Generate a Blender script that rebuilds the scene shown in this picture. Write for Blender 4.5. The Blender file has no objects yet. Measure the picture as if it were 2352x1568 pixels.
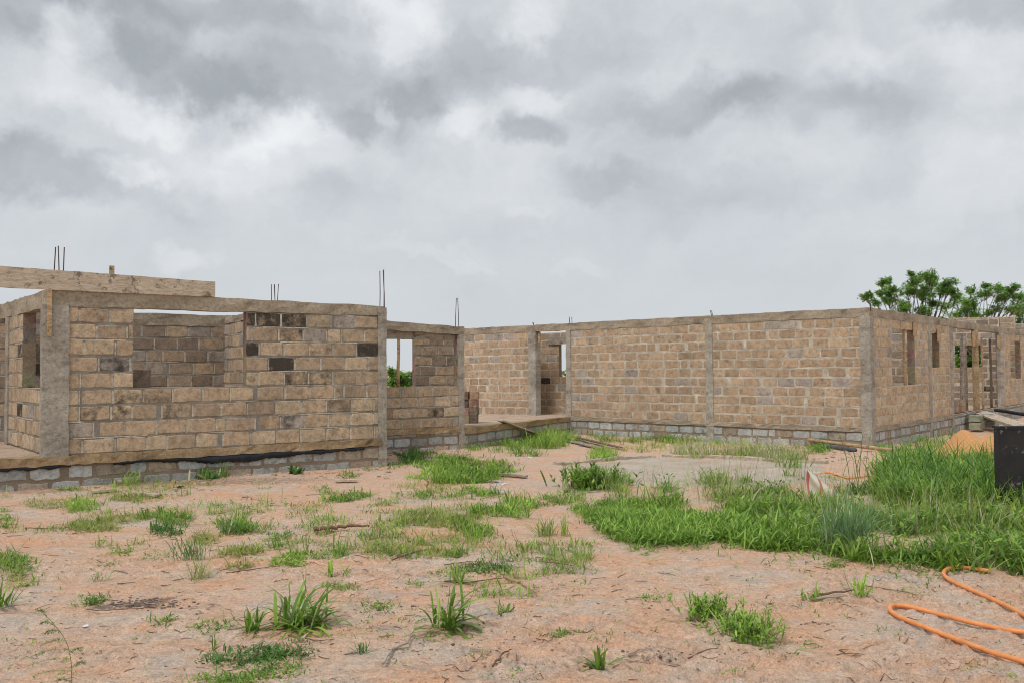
import bpy, math, random
import numpy as np
from mathutils import Vector, Matrix
R = math.radians
random.seed(7); RNG = np.random.default_rng(7)
S = bpy.context.scene; COL = S.collection

# ------------------------------------------------------------------ camera
FPX = 1977.0                      # focal length in the 2352 px wide measuring frame
CAMZ = 1.75
PITCH = math.atan(66 / FPX); ROLL = math.atan(0.0071)
cam_d = bpy.data.cameras.new('camera'); cam = bpy.data.objects.new('camera', cam_d); COL.objects.link(cam)
cam_d.sensor_width = 36; cam_d.lens = FPX / 2352 * 36
cam_d.clip_start = 0.05; cam_d.clip_end = 6000
CM = Matrix.Translation((0, 0, CAMZ)) @ Matrix.Rotation(PITCH, 4, 'X') @ Matrix.Rotation(math.pi / 2, 4, 'X') @ Matrix.Rotation(-ROLL, 4, 'Z')
cam.matrix_world = CM; S.camera = cam
CR = np.array(CM.to_3x3())

def ray(px, py):
    v = CR @ np.array([(px - 1176) / FPX, (784 - py) / FPX, -1.0])
    return v / v[1]
def at(px, py, Y):                # point seen at a photo position at depth Y
    v = ray(px, py); return np.array([v[0] * Y, Y, CAMZ + v[2] * Y])
HOR = lambda px: 850 - 0.0071 * (px - 1176)

# ------------------------------------------------------------------ sky, sun, exposure
SUN_EL, SUN_AZ = R(58), R(215)    # azimuth measured clockwise from +Y: sun behind the camera, to the left
W = bpy.data.worlds.new('World'); S.world = W; W.use_nodes = True
nt = W.node_tree; nt.nodes.clear(); L = nt.links.new
def N(t, **k):
    n = nt.nodes.new(t)
    for a, b in k.items(): setattr(n, a, b)
    return n
def M(op, a, b=None, c=None):
    n = N('ShaderNodeMath', operation=op)
    for i, v in enumerate((a, b, c)):
        if v is None: continue
        if isinstance(v, (int, float)): n.inputs[i].default_value = v
        else: L(v, n.inputs[i])
    return n.outputs[0]
out = N('ShaderNodeOutputWorld'); bg = N('ShaderNodeBackground'); bg.inputs['Strength'].default_value = 0.1
L(bg.outputs[0], out.inputs[0])
sky = N('ShaderNodeTexSky', sky_type='NISHITA'); sky.sun_disc = False
sky.sun_elevation = SUN_EL; sky.sun_rotation = SUN_AZ; sky.dust_density = 3
tc = N('ShaderNodeTexCoord'); sep = N('ShaderNodeSeparateXYZ'); L(tc.outputs['Generated'], sep.inputs[0])
az = M('ARCTAN2', sep.outputs[0], sep.outputs[1]); el = M('ARCSINE', sep.outputs[2])
cmb = N('ShaderNodeCombineXYZ'); L(az, cmb.inputs[0]); L(el, cmb.inputs[1])
# cloud-deck coordinates for the detail (perspective of a flat deck overhead)
zz = M('ADD', M('MAXIMUM', sep.outputs[2], 0.0), 0.22)
dk = N('ShaderNodeCombineXYZ'); L(M('DIVIDE', sep.outputs[0], zz), dk.inputs[0]); L(M('DIVIDE', sep.outputs[1], zz), dk.inputs[1])
def noise(vec, scale, detail=5, rough=.55, dist=0.0):
    n = N('ShaderNodeTexNoise'); n.inputs['Scale'].default_value = scale; n.inputs['Detail'].default_value = detail
    n.inputs['Roughness'].default_value = rough; n.inputs['Distortion'].default_value = dist
    L(vec, n.inputs['Vector']); return n
def VM(op, a, b, scale=None):
    n = N('ShaderNodeVectorMath', operation=op)
    for i, v in enumerate((a, b)):
        if v is None: continue
        if isinstance(v, tuple): n.inputs[i].default_value = v
        else: L(v, n.inputs[i])
    if scale is not None: n.inputs['Scale'].default_value = scale
    return n.outputs['Value' if op == 'LENGTH' else 'Vector']
w1 = noise(cmb.outputs[0], 4.5, 4, .55); w2 = noise(cmb.outputs[0], 14, 4, .6)
wo = VM('SCALE', VM('SUBTRACT', w1.outputs['Color'], (.5, .5, .5)), None, .11)
wo2 = VM('SCALE', VM('SUBTRACT', w2.outputs['Color'], (.5, .5, .5)), None, .075)
w3 = noise(cmb.outputs[0], 42, 4, .65); wo3 = VM('SCALE', VM('SUBTRACT', w3.outputs['Color'], (.5, .5, .5)), None, .026)
uv = VM('ADD', VM('ADD', VM('ADD', cmb.outputs[0], wo), wo2), wo3)
# cloud masses: (x, y, rx, ry, brightness) in the photo's frame, turned into directions
CL = [(200, 60, 260, 90, -.13), (480, 30, 420, 60, -.15), (330, 180, 130, 90, -.16), (500, 260, 100, 90, -.17), (800, 295, 90, 50, -.15), (940, 260, 90, 90, -.13), (700, 190, 280, 80, -.13), (1060, 140, 180, 100, -.12), (50, 390, 280, 60, -.16), (30, 120, 90, 80, -.08), (1210, 315, 92, 42, -.17),
      (1380, 420, 130, 45, -.09), (1550, 240, 240, 65, -.13), (1850, 225, 260, 75, -.09), (2060, 205, 150, 80, -.07), (1340, 110, 220, 80, -.07), (1700, 445, 300, 60, -.05), (760, 460, 70, 50, -.05), (2290, 15, 130, 50, -.14), (1250, 25, 150, 35, -.03), (1560, 520, 90, 30, -.03), (400, 465, 60, 25, -.04),
      (920, 50, 90, 60, .20), (210, 120, 55, 42, .18), (150, 205, 120, 60, .12), (360, 272, 80, 38, .19), (590, 305, 110, 45, .18), (620, 370, 220, 60, .09), (310, 390, 60, 25, .16), (1040, 285, 80, 40, .11), (1230, 55, 75, 40, .15), (1240, 225, 85, 35, .13), (895, 275, 26, 26, .14), (1930, 140, 120, 50, .08),
      (2280, 120, 150, 100, .05), (450, 580, 52, 26, .14), (1000, 575, 110, 18, .07), (1050, 602, 60, 12, .08), (1330, 600, 60, 18, .06), (2050, 500, 90, 50, .06), (2250, 400, 120, 60, .06), (1100, 400, 200, 80, .04), (1230, 490, 60, 14, .06)]
tot = None
for (cx, cy, rx, ry, a) in CL:
    if a > 0: a *= .85 if cy < 450 else .5; rx *= 1.25; ry *= 1.25
    v = ray(cx, cy); v = v / np.linalg.norm(v)
    A_, E_ = math.atan2(v[0], v[1]), math.asin(v[2])
    d = VM('MULTIPLY', VM('SUBTRACT', uv, (A_, E_, 0)), (FPX / rx / 1.05, FPX / ry / 1.05, 0))
    ln = VM('LENGTH', d, None)
    mr = N('ShaderNodeMapRange', interpolation_type='SMOOTHSTEP'); L(ln, mr.inputs[0])
    mr.inputs[1].default_value = 1.2; mr.inputs[2].default_value = .35; mr.inputs[3].default_value = 0; mr.inputs[4].default_value = a
    tot = mr.outputs[0] if tot is None else M('ADD', tot, mr.outputs[0])
d1 = noise(dk.outputs[0], 1.6, 8, .58, .3); d2 = noise(uv, 7, 6, .6, .4)
upf = N('ShaderNodeMapRange'); L(el, upf.inputs[0]); upf.inputs[1].default_value = .05; upf.inputs[2].default_value = .26; upf.inputs[3].default_value = .12
det = M('MULTIPLY', M('ADD', M('MULTIPLY', M('SUBTRACT', d1.outputs[0], .5), .26), M('MULTIPLY', M('SUBTRACT', d2.outputs[0], .5), .34)), upf.outputs[0])
tot = M('ADD', M('ADD', M('MULTIPLY', tot, 1.04), det), .60)
mr = N('ShaderNodeMapRange'); L(tot, mr.inputs[0]); mr.inputs[1].default_value = .15; mr.inputs[2].default_value = .95
rp = N('ShaderNodeValToRGB'); L(mr.outputs[0], rp.inputs[0]); cr = rp.color_ramp
cr.elements[0].position = 0; cr.elements[0].color = (.27, .292, .312, 1)
cr.elements[1].position = 1; cr.elements[1].color = (.86, .87, .885, 1)
for p, c in ((.28, (.345, .372, .398, 1)), (.555, (.545, .575, .605, 1)), (.74, (.70, .72, .74, 1))):
    e = cr.elements.new(p); e.color = c
sc_ = N('ShaderNodeVectorMath', operation='SCALE'); L(rp.outputs[0], sc_.inputs[0]); sc_.inputs['Scale'].default_value = 10.0
mx = N('ShaderNodeMix', data_type='RGBA'); mx.inputs[0].default_value = .965
L(sky.outputs[0], mx.inputs[6]); L(sc_.outputs[0], mx.inputs[7]); L(mx.outputs[2], bg.inputs[0])
W.cycles.sampling_method = 'MANUAL'; W.cycles.sample_map_resolution = 512
sd = bpy.data.lights.new('sun', 'SUN'); sd.energy = 1.5; sd.angle = R(16); sd.color = (1, .96, .9)
so = bpy.data.objects.new('sun', sd); COL.objects.link(so)
so.rotation_euler = Vector((-math.sin(SUN_AZ) * math.cos(SUN_EL), -math.cos(SUN_AZ) * math.cos(SUN_EL), -math.sin(SUN_EL))).to_track_quat('-Z', 'Y').to_euler()
S.view_settings.view_transform = 'Standard'; S.view_settings.look = 'None'; S.view_settings.exposure = 0.2; S.view_settings.gamma = 1
S.cycles.filter_width = 1.0

# ------------------------------------------------------------------ numeric noise
_T = np.random.default_rng(3).random((256, 256))
def vn(x, y, s=0):
    x = np.asarray(x, float) + s * 17.31; y = np.asarray(y, float) + s * 9.17
    xi = np.floor(x).astype(int); yi = np.floor(y).astype(int); fx = x - xi; fy = y - yi
    fx = fx * fx * (3 - 2 * fx); fy = fy * fy * (3 - 2 * fy)
    a = _T[xi & 255, yi & 255]; b = _T[(xi + 1) & 255, yi & 255]; c = _T[xi & 255, (yi + 1) & 255]; d = _T[(xi + 1) & 255, (yi + 1) & 255]
    return (a * (1 - fx) + b * fx) * (1 - fy) + (c * (1 - fx) + d * fx) * fy - .5
def fbm(x, y, s=0, o=4):
    t = 0; a = 1
    for i in range(o): t = t + a * vn(x * 2 ** i, y * 2 ** i, s + i); a *= .5
    return t
def sstep(a, b, x): t = np.clip((x - a) / (b - a), 0, 1); return t * t * (3 - 2 * t)

def gz(x, y):                     # ground height
    x = np.asarray(x, float); y = np.asarray(y, float)
    z = -.034 * np.clip(y - 15, 0, 9) - .02 * sstep(10, 16, x) * 0
    z = z + .05 * fbm(x * .35, y * .35, 1, 3) * sstep(60, 20, y)
    near = sstep(40, 12, y)
    z = z + near * (.030 * fbm(x * 1.1, y * 2.0, 5, 4))
    rg = np.abs(fbm(x * 1.3 + .6 * y, y * 3.2 - .3 * x, 9, 3))
    z = z - near * sstep(9.5, 5, y) * .030 * np.clip(.22 - rg, 0, 1) / .22 * (vn(x * .8, y * .8, 12) > -.05)
    q = fbm(x * 1.6, y * 3.6, 33, 4); z = z + near * sstep(12, 6, y) * .022 * sstep(-.05, .03, q) * (.5 + vn(x * .9, y * .9, 71))
    z = z + near * sstep(14, 6, y) * (.016 * fbm(x * 6, y * 9, 15, 3))
    t = fbm(x * .9 + .25 * y, y * 2.2, 44, 5) * 5; t = t - np.floor(t); mk = sstep(-.06, .12, fbm(x * .55, y * .9, 47, 3)) * sstep(11, 6.5, y)
    z = z + mk * .040 * (np.clip(t, 0, .88) / .88 - np.clip((t - .88) / .12, 0, 1) * 1.0)
    z = z + mk * .014 * fbm(x * 13, y * 20, 49, 3)
    return z
def gsm(x, y): return -.034 * np.clip(y - 15, 0, 9) + .05 * fbm(x * .35, y * .35, 1, 3)
def Gs(px, py):                   # the same on the levelled-out ground
    v = ray(px, py); lo, hi = 2.0, 400.0
    for _ in range(40):
        m = (lo + hi) / 2
        if CAMZ + v[2] * m > float(gsm(v[0] * m, m)): lo = m
        else: hi = m
    return np.array([v[0] * lo, lo, 0.])
def G(px, py):                    # ground point seen at a photo position
    v = ray(px, py); Y = 5.0
    lo, hi = 2.0, 400.0
    for _ in range(40):
        m = (lo + hi) / 2
        if CAMZ + v[2] * m > float(gz(v[0] * m, m)): lo = m
        else: hi = m
    return np.array([v[0] * lo, lo, float(gz(v[0] * lo, lo))])

# ------------------------------------------------------------------ mesh helpers
class MB:
    def __init__(s): s.v = []; s.f = []; s.m = []; s.c = []; s.sm = []
    def add(s, vs, fs, mat=0, col=(1, 1, 1, 0), smooth=False):
        b = len(s.v); s.v.extend([tuple(map(float, q)) for q in vs])
        for f in fs: s.f.append([b + i for i in f]); s.m.append(mat); s.c.append(col); s.sm.append(smooth)
    def build(s, name, mats, parent=None):
        if not isinstance(mats, (list, tuple)): mats = [mats]
        me = bpy.data.meshes.new(name)
        off = np.array(parent_loc(parent))
        V = np.array(s.v, float) - off if s.v else np.zeros((0, 3))
        me.from_pydata(V.tolist(), [], s.f)
        for m in mats: me.materials.append(m)
        me.polygons.foreach_set('material_index', s.m); me.polygons.foreach_set('use_smooth', s.sm)
        ca = me.color_attributes.new('bc', 'FLOAT_COLOR', 'CORNER')
        cnt = [len(f) for f in s.f]
        ca.data.foreach_set('color', np.repeat(np.array(s.c, np.float32), cnt, axis=0).ravel())
        me.update()
        o = bpy.data.objects.new(name, me); COL.objects.link(o)
        if parent is not None: o.parent = parent
        return o
def parent_loc(p):
    l = Vector((0, 0, 0))
    while p is not None: l = l + p.location; p = p.parent
    return l
def recentre(o):                  # put a top-level mesh's origin at its base
    me = o.data; n = len(me.vertices); a = np.empty(n * 3); me.vertices.foreach_get('co', a); a = a.reshape(-1, 3)
    c = np.array([(a[:, 0].min() + a[:, 0].max()) / 2, (a[:, 1].min() + a[:, 1].max()) / 2, a[:, 2].min()])
    me.vertices.foreach_set('co', (a - c).ravel()); me.update(); o.location = Vector(c); return o
def tag(o, label=None, cat=None, group=None, kind=None):
    if label: o['label'] = label
    if cat: o['category'] = cat
    if group: o['group'] = group
    if kind: o['kind'] = kind
    return o
def thing(name, label, cat, loc, group=None):
    o = bpy.data.objects.new(name, None); COL.objects.link(o); o.location = Vector([float(q) for q in loc]); o.empty_display_size = .2
    return tag(o, label, cat, group)

def tube(mb, pts, rad, n=8, col=(1, 1, 1, 0), mat=0, cap=True):
    pts = [Vector([float(k) for k in p]) for p in pts]
    if isinstance(rad, (int, float)): rad = [rad] * len(pts)
    vs = []; fs = []; up = Vector((0, 0, 1)); prev = None
    for i, p in enumerate(pts):
        t = (pts[min(i + 1, len(pts) - 1)] - pts[max(i - 1, 0)]).normalized()
        if prev is None: a = t.cross(up if abs(t.z) < .9 else Vector((1, 0, 0))).normalized()
        else: a = (prev - t * prev.dot(t)).normalized()
        prev = a; b = t.cross(a)
        for k in range(n):
            q = 2 * math.pi * k / n; vs.append(p + (a * math.cos(q) + b * math.sin(q)) * rad[i])
    for i in range(len(pts) - 1):
        for k in range(n): fs.append([i * n + k, i * n + (k + 1) % n, (i + 1) * n + (k + 1) % n, (i + 1) * n + k])
    if cap: fs.append(list(range(n))[::-1]); fs.append([(len(pts) - 1) * n + k for k in range(n)])
    mb.add(vs, fs, mat, col, True)
def spline(pts, m=8):             # Catmull-Rom through points
    P = [np.array(p, float) for p in pts]; P = [2 * P[0] - P[1]] + P + [2 * P[-1] - P[-2]]; o = []
    for i in range(1, len(P) - 2):
        for k in range(m):
            t = k / m
            o.append(.5 * (2 * P[i] + (P[i + 1] - P[i - 1]) * t + (2 * P[i - 1] - 5 * P[i] + 4 * P[i + 1] - P[i + 2]) * t * t + (3 * P[i] - P[i - 1] - 3 * P[i + 1] + P[i + 2]) * t ** 3))
    o.append(P[-2]); return o
def rbox(mb, Pf, a0, a1, b0, b1, c0, c1, na, nb, nc, amp, col=(1, 1, 1, 0), mat=0, seed=0, smooth=True, taper=None):
    # rough box on a frame Pf(a, b, c): every surface lattice point is shifted a little
    idx = {}; vs = []; fs = []
    def vid(i, j, k):
        if (i, j, k) not in idx:
            a = a0 + (a1 - a0) * i / na; b = b0 + (b1 - b0) * j / nb; c = c0 + (c1 - c0) * k / nc
            r = np.random.default_rng(hash((i, j, k, seed)) % (2 ** 31)).random(3) - .5
            q = np.array(Pf(a, b, c), float) + r * amp * 2
            idx[(i, j, k)] = len(vs); vs.append(q)
        return idx[(i, j, k)]
    for i in range(na):
        for j in range(nb):
            fs.append([vid(i, j, nc), vid(i + 1, j, nc), vid(i + 1, j + 1, nc), vid(i, j + 1, nc)]); fs.append([vid(i, j, 0), vid(i, j + 1, 0), vid(i + 1, j + 1, 0), vid(i + 1, j, 0)])
    for i in range(na):
        for k in range(nc):
            fs.append([vid(i, 0, k), vid(i + 1, 0, k), vid(i + 1, 0, k + 1), vid(i, 0, k + 1)]); fs.append([vid(i, nb, k), vid(i, nb, k + 1), vid(i + 1, nb, k + 1), vid(i + 1, nb, k)])
    for j in range(nb):
        for k in range(nc):
            fs.append([vid(0, j, k), vid(0, j, k + 1), vid(0, j + 1, k + 1), vid(0, j + 1, k)]); fs.append([vid(na, j, k), vid(na, j + 1, k), vid(na, j + 1, k + 1), vid(na, j, k + 1)])
    mb.add(vs, fs, mat, col, False)
def frame(o, x, y=None, z=None):
    o = np.array(o, float); x = np.array(x, float); x = x / np.linalg.norm(x)
    if z is None: z = np.array([0, 0, 1.])
    z = np.array(z, float); y = np.cross(z, x); y = y / np.linalg.norm(y); z = np.cross(x, y)
    return lambda a, b, c: o + x * a + y * b + z * c
def board(mb, p, q, w, t, up=(0, 0, 1), col=(1, 1, 1, 0), seed=0, n=10):   # plank p->q
    p = np.array(p, float); q = np.array(q, float); Pf = frame(p, q - p, z=up); ln = np.linalg.norm(q - p)
    rbox(mb, Pf, 0, ln, -w / 2, w / 2, 0, t, n, 2, 1, .0025, col, seed=seed)

# ------------------------------------------------------------------ materials
def mat(name, build, rough=.9):
    m = bpy.data.materials.new(name); m.use_nodes = True; t = m.node_tree; b = t.nodes['Principled BSDF']
    b.inputs['Roughness'].default_value = rough; b.inputs['Specular IOR Level'].default_value = .25
    build(t, b); return m
class T:
    def __init__(s, t): s.t = t
    def n(s, ty, **k):
        n = s.t.nodes.new(ty)
        for a, b in k.items(): setattr(n, a, b)
        return n
    def l(s, a, b): s.t.links.new(a, b)
    def noise(s, scale, detail=4, rough=.6, vec=None, dist=0, mapping=None):
        n = s.n('ShaderNodeTexNoise'); n.inputs['Scale'].default_value = scale; n.inputs['Detail'].default_value = detail
        n.inputs['Roughness'].default_value = rough; n.inputs['Distortion'].default_value = dist
        if vec is None: vec = s.obj()
        if mapping: mp = s.n('ShaderNodeMapping'); mp.inputs['Scale'].default_value = mapping; s.l(vec, mp.inputs[0]); vec = mp.outputs[0]
        s.l(vec, n.inputs['Vector']); return n.outputs[0]
    def obj(s):
        if not hasattr(s, '_o'): s._o = s.n('ShaderNodeNewGeometry').outputs['Position']
        return s._o
    def ramp(s, f, stops):
        r = s.n('ShaderNodeValToRGB'); s.l(f, r.inputs[0]); c = r.color_ramp
        c.elements[0].position, c.elements[0].color = stops[0][0], (*stops[0][1], 1); c.elements[1].position, c.elements[1].color = stops[-1][0], (*stops[-1][1], 1)
        for p, q in stops[1:-1]: c.elements.new(p).color = (*q, 1)
        return r.outputs[0]
    def mr(s, f, a, b, c=0., d=1.):
        m = s.n('ShaderNodeMapRange'); s.l(f, m.inputs[0])
        for i, v in enumerate((a, b, c, d)): m.inputs[i + 1].default_value = v
        return m.outputs[0]
    def mix(s, f, a, b, mode='MIX'):
        m = s.n('ShaderNodeMix', data_type='RGBA', blend_type=mode)
        if isinstance(f, float): m.inputs[0].default_value = f
        else: s.l(f, m.inputs[0])
        for i, v in ((6, a), (7, b)):
            if isinstance(v, tuple): m.inputs[i].default_value = (*v[:3], 1)
            else: s.l(v, m.inputs[i])
        return m.outputs[2]
    def math(s, op, a, b):
        n = s.n('ShaderNodeMath', operation=op)
        for i, v in enumerate((a, b)):
            if isinstance(v, (int, float)): n.inputs[i].default_value = v
            else: s.l(v, n.inputs[i])
        return n.outputs[0]
    def bump(s, b, h, st, dist=.02):
        n = s.n('ShaderNodeBump'); n.inputs['Strength'].default_value = st; n.inputs['Distance'].default_value = dist
        s.l(h, n.inputs['Height']); s.l(n.outputs[0], b.inputs['Normal'])
    def attr(s):
        a = s.n('ShaderNodeVertexColor'); a.layer_name = 'bc'; return a

def m_block(t, b):
    k = T(t); a = k.attr()
    big = k.noise(9, 5, .65); fine = k.noise(55, 4, .7); spk = k.noise(120, 2, .5)
    c = k.mix(1.0, a.outputs[0], k.ramp(big, [(.30, (.66, .64, .62)), (.48, (1, 1, 1)), (.70, (1.28, 1.24, 1.18))]), 'MULTIPLY')
    c = k.mix(1.0, c, k.ramp(k.noise(28, 5, .75), [(.32, (.70, .68, .66)), (.5, (1, 1, 1)), (.68, (1.2, 1.2, 1.2))]), 'MULTIPLY')
    # soot and damp: amount of its own per block (alpha), with a ragged outline
    sn = k.noise(5.5, 5, .7)
    s = k.mr(k.math('ADD', k.math('MULTIPLY', a.outputs[1], .60), k.math('MULTIPLY', sn, 1.5)), .92, 1.32, 0, .93)
    sm = k.mr(k.noise(4.2, 6, .72, dist=.5), .57, .67, 0, .45); c = k.mix(sm, c, (.33, .275, .215))     # mortar smeared over the faces
    c = k.mix(s, c, (.035, .032, .028))
    st = k.mr(k.noise(1.1, 5, .65), .53, .72, 0, .45)     # broad weather stains across the courses
    c = k.mix(st, c, (.17, .135, .10))
    c = k.mix(k.mr(spk, .70, .74, 0, .5), c, (.10, .075, .05))
    k.l(c, b.inputs['Base Color'])
    k.bump(b, k.math('ADD', k.noise(40, 5, .7), k.math('MULTIPLY', k.noise(130, 3, .6), .5)), .8, .012)
def m_mortar(base, hi):
    def f(t, b):
        k = T(t); a = k.noise(3.2, 5, .65); c = k.ramp(a, [(.3, base), (.55, tuple((p + q) / 2 for p, q in zip(base, hi))), (.75, hi)])
        c = k.mix(1.0, c, k.ramp(k.noise(45, 4, .7), [(.3, (.72, .72, .72)), (.65, (1.12, 1.12, 1.12))]), 'MULTIPLY')
        c = k.mix(k.mr(k.noise(1.0, 4, .7), .55, .75, 0, .5), c, (.13, .105, .08))
        k.l(c, b.inputs['Base Color']); k.bump(b, k.math('ADD', k.noise(22, 5, .7), k.noise(80, 3, .6)), .9, .02)
    return f
def m_conc(base, hi, dark, pit=.69):
    def f(t, b):
        k = T(t); a = k.noise(1.6, 6, .65, mapping=(1, 1, 2.2)); c = k.ramp(a, [(.3, dark), (.47, base), (.72, hi)])
        c = k.mix(1.0, c, k.ramp(k.noise(20, 6, .78), [(.33, (.62, .61, .60)), (.5, (1, 1, 1)), (.68, (1.25, 1.25, 1.25))]), 'MULTIPLY')
        c = k.mix(k.mr(k.noise(12, 5, .7), .62, .74, 0, .6), c, tuple(q * .45 for q in dark))
        c = k.mix(k.mr(k.noise(2.5, 3, .5), .62, .70, 0, .35), c, tuple(min(1, q * 1.4) for q in hi))
        k.l(c, b.inputs['Base Color']); k.bump(b, k.math('ADD', k.noise(16, 6, .7), k.math('MULTIPLY', k.noise(70, 3, .6), .6)), .9, .025)
    return f
def m_wood(base, hi, dark):
    def f(t, b):
        k = T(t); tcn = k.n('ShaderNodeTexCoord')
        a = k.noise(2.0, 6, .6, vec=k.obj(), dist=1.0, mapping=(3, 3, 14)); c = k.ramp(a, [(.3, dark), (.5, base), (.7, hi)])
        c = k.mix(k.mr(k.noise(5.5, 5, .75), .56, .64, 0, .8), c, tuple(q * .4 for q in dark))
        c = k.mix(1.0, c, k.ramp(k.noise(60, 3, .6, mapping=(1, 1, 4)), [(.3, (.85, .85, .85)), (.7, (1.1, 1.1, 1.1))]), 'MULTIPLY')
        k.l(c, b.inputs['Base Color']); k.bump(b, k.noise(18, 5, .6, mapping=(2, 2, 8)), .5, .01)
    return f
def m_flat(base, var=.25, sc=12, st=.4):
    def f(t, b):
        k = T(t); c = k.ramp(k.noise(sc, 5, .65), [(.3, tuple(q * (1 - var) for q in base)), (.7, tuple(q * (1 + var) for q in base))])
        k.l(c, b.inputs['Base Color']); k.bump(b, k.noise(sc * 2.5, 4, .6), st, .01)
    return f
def m_grass(t, b):
    k = T(t); a = k.attr()
    c = k.mix(1.0, a.outputs[0], k.ramp(k.noise(3.0, 3, .6), [(.3, (.78, .82, .75)), (.7, (1.2, 1.15, 1.1))]), 'MULTIPLY')
    k.l(c, b.inputs['Base Color']); b.inputs['Roughness'].default_value = .5; b.inputs['Specular IOR Level'].default_value = .35
    tr = k.n('ShaderNodeBsdfTranslucent'); k.l(c, tr.inputs[0]); mx = k.n('ShaderNodeMixShader'); mx.inputs[0].default_value = .35
    o = t.nodes['Material Output']; k.l(b.outputs[0], mx.inputs[1]); k.l(tr.outputs[0], mx.inputs[2]); k.l(mx.outputs[0], o.inputs[0])
def m_ground(t, b):
    k = T(t); at_ = k.attr()
    big = k.noise(.45, 5, .6, mapping=(1, 1.3, 1), dist=.3); mid = k.noise(1.7, 6, .62, mapping=(1, 1.5, 1), dist=.3); fine = k.noise(30, 4, .7); grain = k.noise(140, 3, .75)
    f = k.math('ADD', k.math('MULTIPLY', big, .5), k.math('MULTIPLY', mid, .55))
    c = k.ramp(f, [(.43, (.69, .44, .295)), (.51, (.68, .475, .345)), (.57, (.66, .505, .395)), (.63, (.585, .475, .395)), (.70, (.64, .525, .43))])
    og = k.mr(k.noise(1.1, 7, .72, mapping=(1, 1.3, 1), dist=.3), .47, .64, 0, .72); c = k.mix(og, c, (.72, .385, .225))
    gy = k.mr(k.noise(2.3, 6, .72, mapping=(1, 1.6, 1), dist=.3), .55, .64, 0, .55); c = k.mix(gy, c, (.49, .425, .38))
    c = k.mix(1.0, c, k.ramp(k.noise(11, 5, .7), [(.33, (.84, .83, .82)), (.5, (1, 1, 1)), (.66, (1.09, 1.09, 1.08))]), 'MULTIPLY')
    c = k.mix(1.0, c, k.ramp(fine, [(.32, (.80, .79, .78)), (.49, (1, 1, 1)), (.68, (1.14, 1.14, 1.13))]), 'MULTIPLY')
    c = k.mix(1.0, c, k.ramp(k.noise(75, 3, .8), [(.32, (.72, .70, .68)), (.48, (1, 1, 1)), (.66, (1.22, 1.22, 1.22))]), 'MULTIPLY')
    cr_ = k.noise(4.2, 7, .75, mapping=(1, 2.2, 1), dist=.8); pt = k.noise(.6, 3, .6)
    c = k.mix(k.math('MULTIPLY', k.mr(cr_, .61, .66, 0, .75), k.mr(pt, .40, .54)), c, (.26, .20, .17))
    c = k.mix(k.mr(k.noise(38, 4, .6), .67, .70, 0, .85), c, (.12, .08, .055))
    st = k.mr(k.math('ADD', at_.outputs[1], k.math('MULTIPLY', k.noise(10, 7, .8, mapping=(1, 2.6, 1), dist=.6), 2.4)), 1.62, 1.9, 0, .8); c = k.mix(st, c, (.14, .10, .085))
    k.l(c, b.inputs['Base Color'])
    k.bump(b, k.math('ADD', k.math('ADD', k.noise(8, 7, .72, mapping=(1, 1.9, 1), dist=.5), k.math('MULTIPLY', k.noise(42, 5, .75), .6)), k.math('MULTIPLY', grain, .35)), .8, .035)
MAT = dict(
    block=mat('sandcrete', m_block), mortar=mat('mortar', m_mortar((.205, .18, .145), (.46, .43, .375))), mortar_tan=mat('mortar_tan', m_mortar((.47, .405, .315), (.88, .80, .67))),
    mortar_base=mat('mortar_base', m_mortar((.27, .205, .145), (.40, .335, .255))),
    conc=mat('cast_concrete', m_conc((.37, .305, .225), (.50, .42, .325), (.20, .16, .12))), col=mat('column_concrete', m_conc((.38, .34, .285), (.52, .48, .41), (.22, .195, .16))),
    slab=mat('slab_concrete', m_conc((.38, .27, .155), (.52, .40, .26), (.19, .135, .08))), floor=mat('dusty_floor', m_conc((.52, .385, .285), (.60, .48, .385), (.36, .27, .20))),
    pad=mat('pale_screed', m_conc((.52, .435, .35), (.60, .53, .455), (.50, .35, .245))),
    plank=mat('formwork_timber', m_wood((.55, .45, .34), (.66, .57, .455), (.34, .27, .21))), wood=mat('raw_timber', m_wood((.50, .34, .19), (.62, .46, .29), (.30, .19, .11))),
    greywood=mat('weathered_timber', m_wood((.36, .30, .24), (.52, .46, .39), (.2, .16, .12))), bark=mat('bark', m_flat((.16, .12, .09), .4, 20)), twig=mat('dry_twig', m_flat((.20, .12, .075), .4, 30)),
    steel=mat('rusty_rebar', m_flat((.10, .075, .065), .4, 30)), poly=mat('black_polythene', m_flat((.022, .024, .03), .5, 8), .32), hose=mat('orange_hose', m_flat((.80, .31, .11), .16, 14, .25), .48),
    pipe=mat('grey_pipe', m_flat((.09, .10, .12), .3, 6, .1), .5), tank=None, grass=mat('grass_blades', m_grass), ground=mat('sandy_soil', m_ground),
    sand=mat('orange_sand', m_flat((.60, .31, .135), .14, 20, .8)), sack=None, white=mat('white_litter', m_flat((.70, .72, .74), .15, 20), .5), blue=mat('blue_litter', m_flat((.12, .2, .4), .3, 20), .4), clod=mat('clod', m_flat((.15, .11, .09), .4, 25)), stone=mat('stone', m_flat((.34, .25, .19), .4, 15)),
)
def m_tank(t, b):
    k = T(t); c = k.mix(k.mr(k.noise(7, 6, .75), .60, .67, 0, .7), (.022, .022, .024), (.30, .28, .26)); c = k.mix(k.mr(k.noise(1.5, 4, .7), .5, .75, 0, .5), c, (.06, .05, .045)); k.l(c, b.inputs['Base Color']); k.bump(b, k.noise(5, 4, .6), .2, .02)
MAT['tank'] = mat('black_painted_steel', m_tank, .42)
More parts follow.
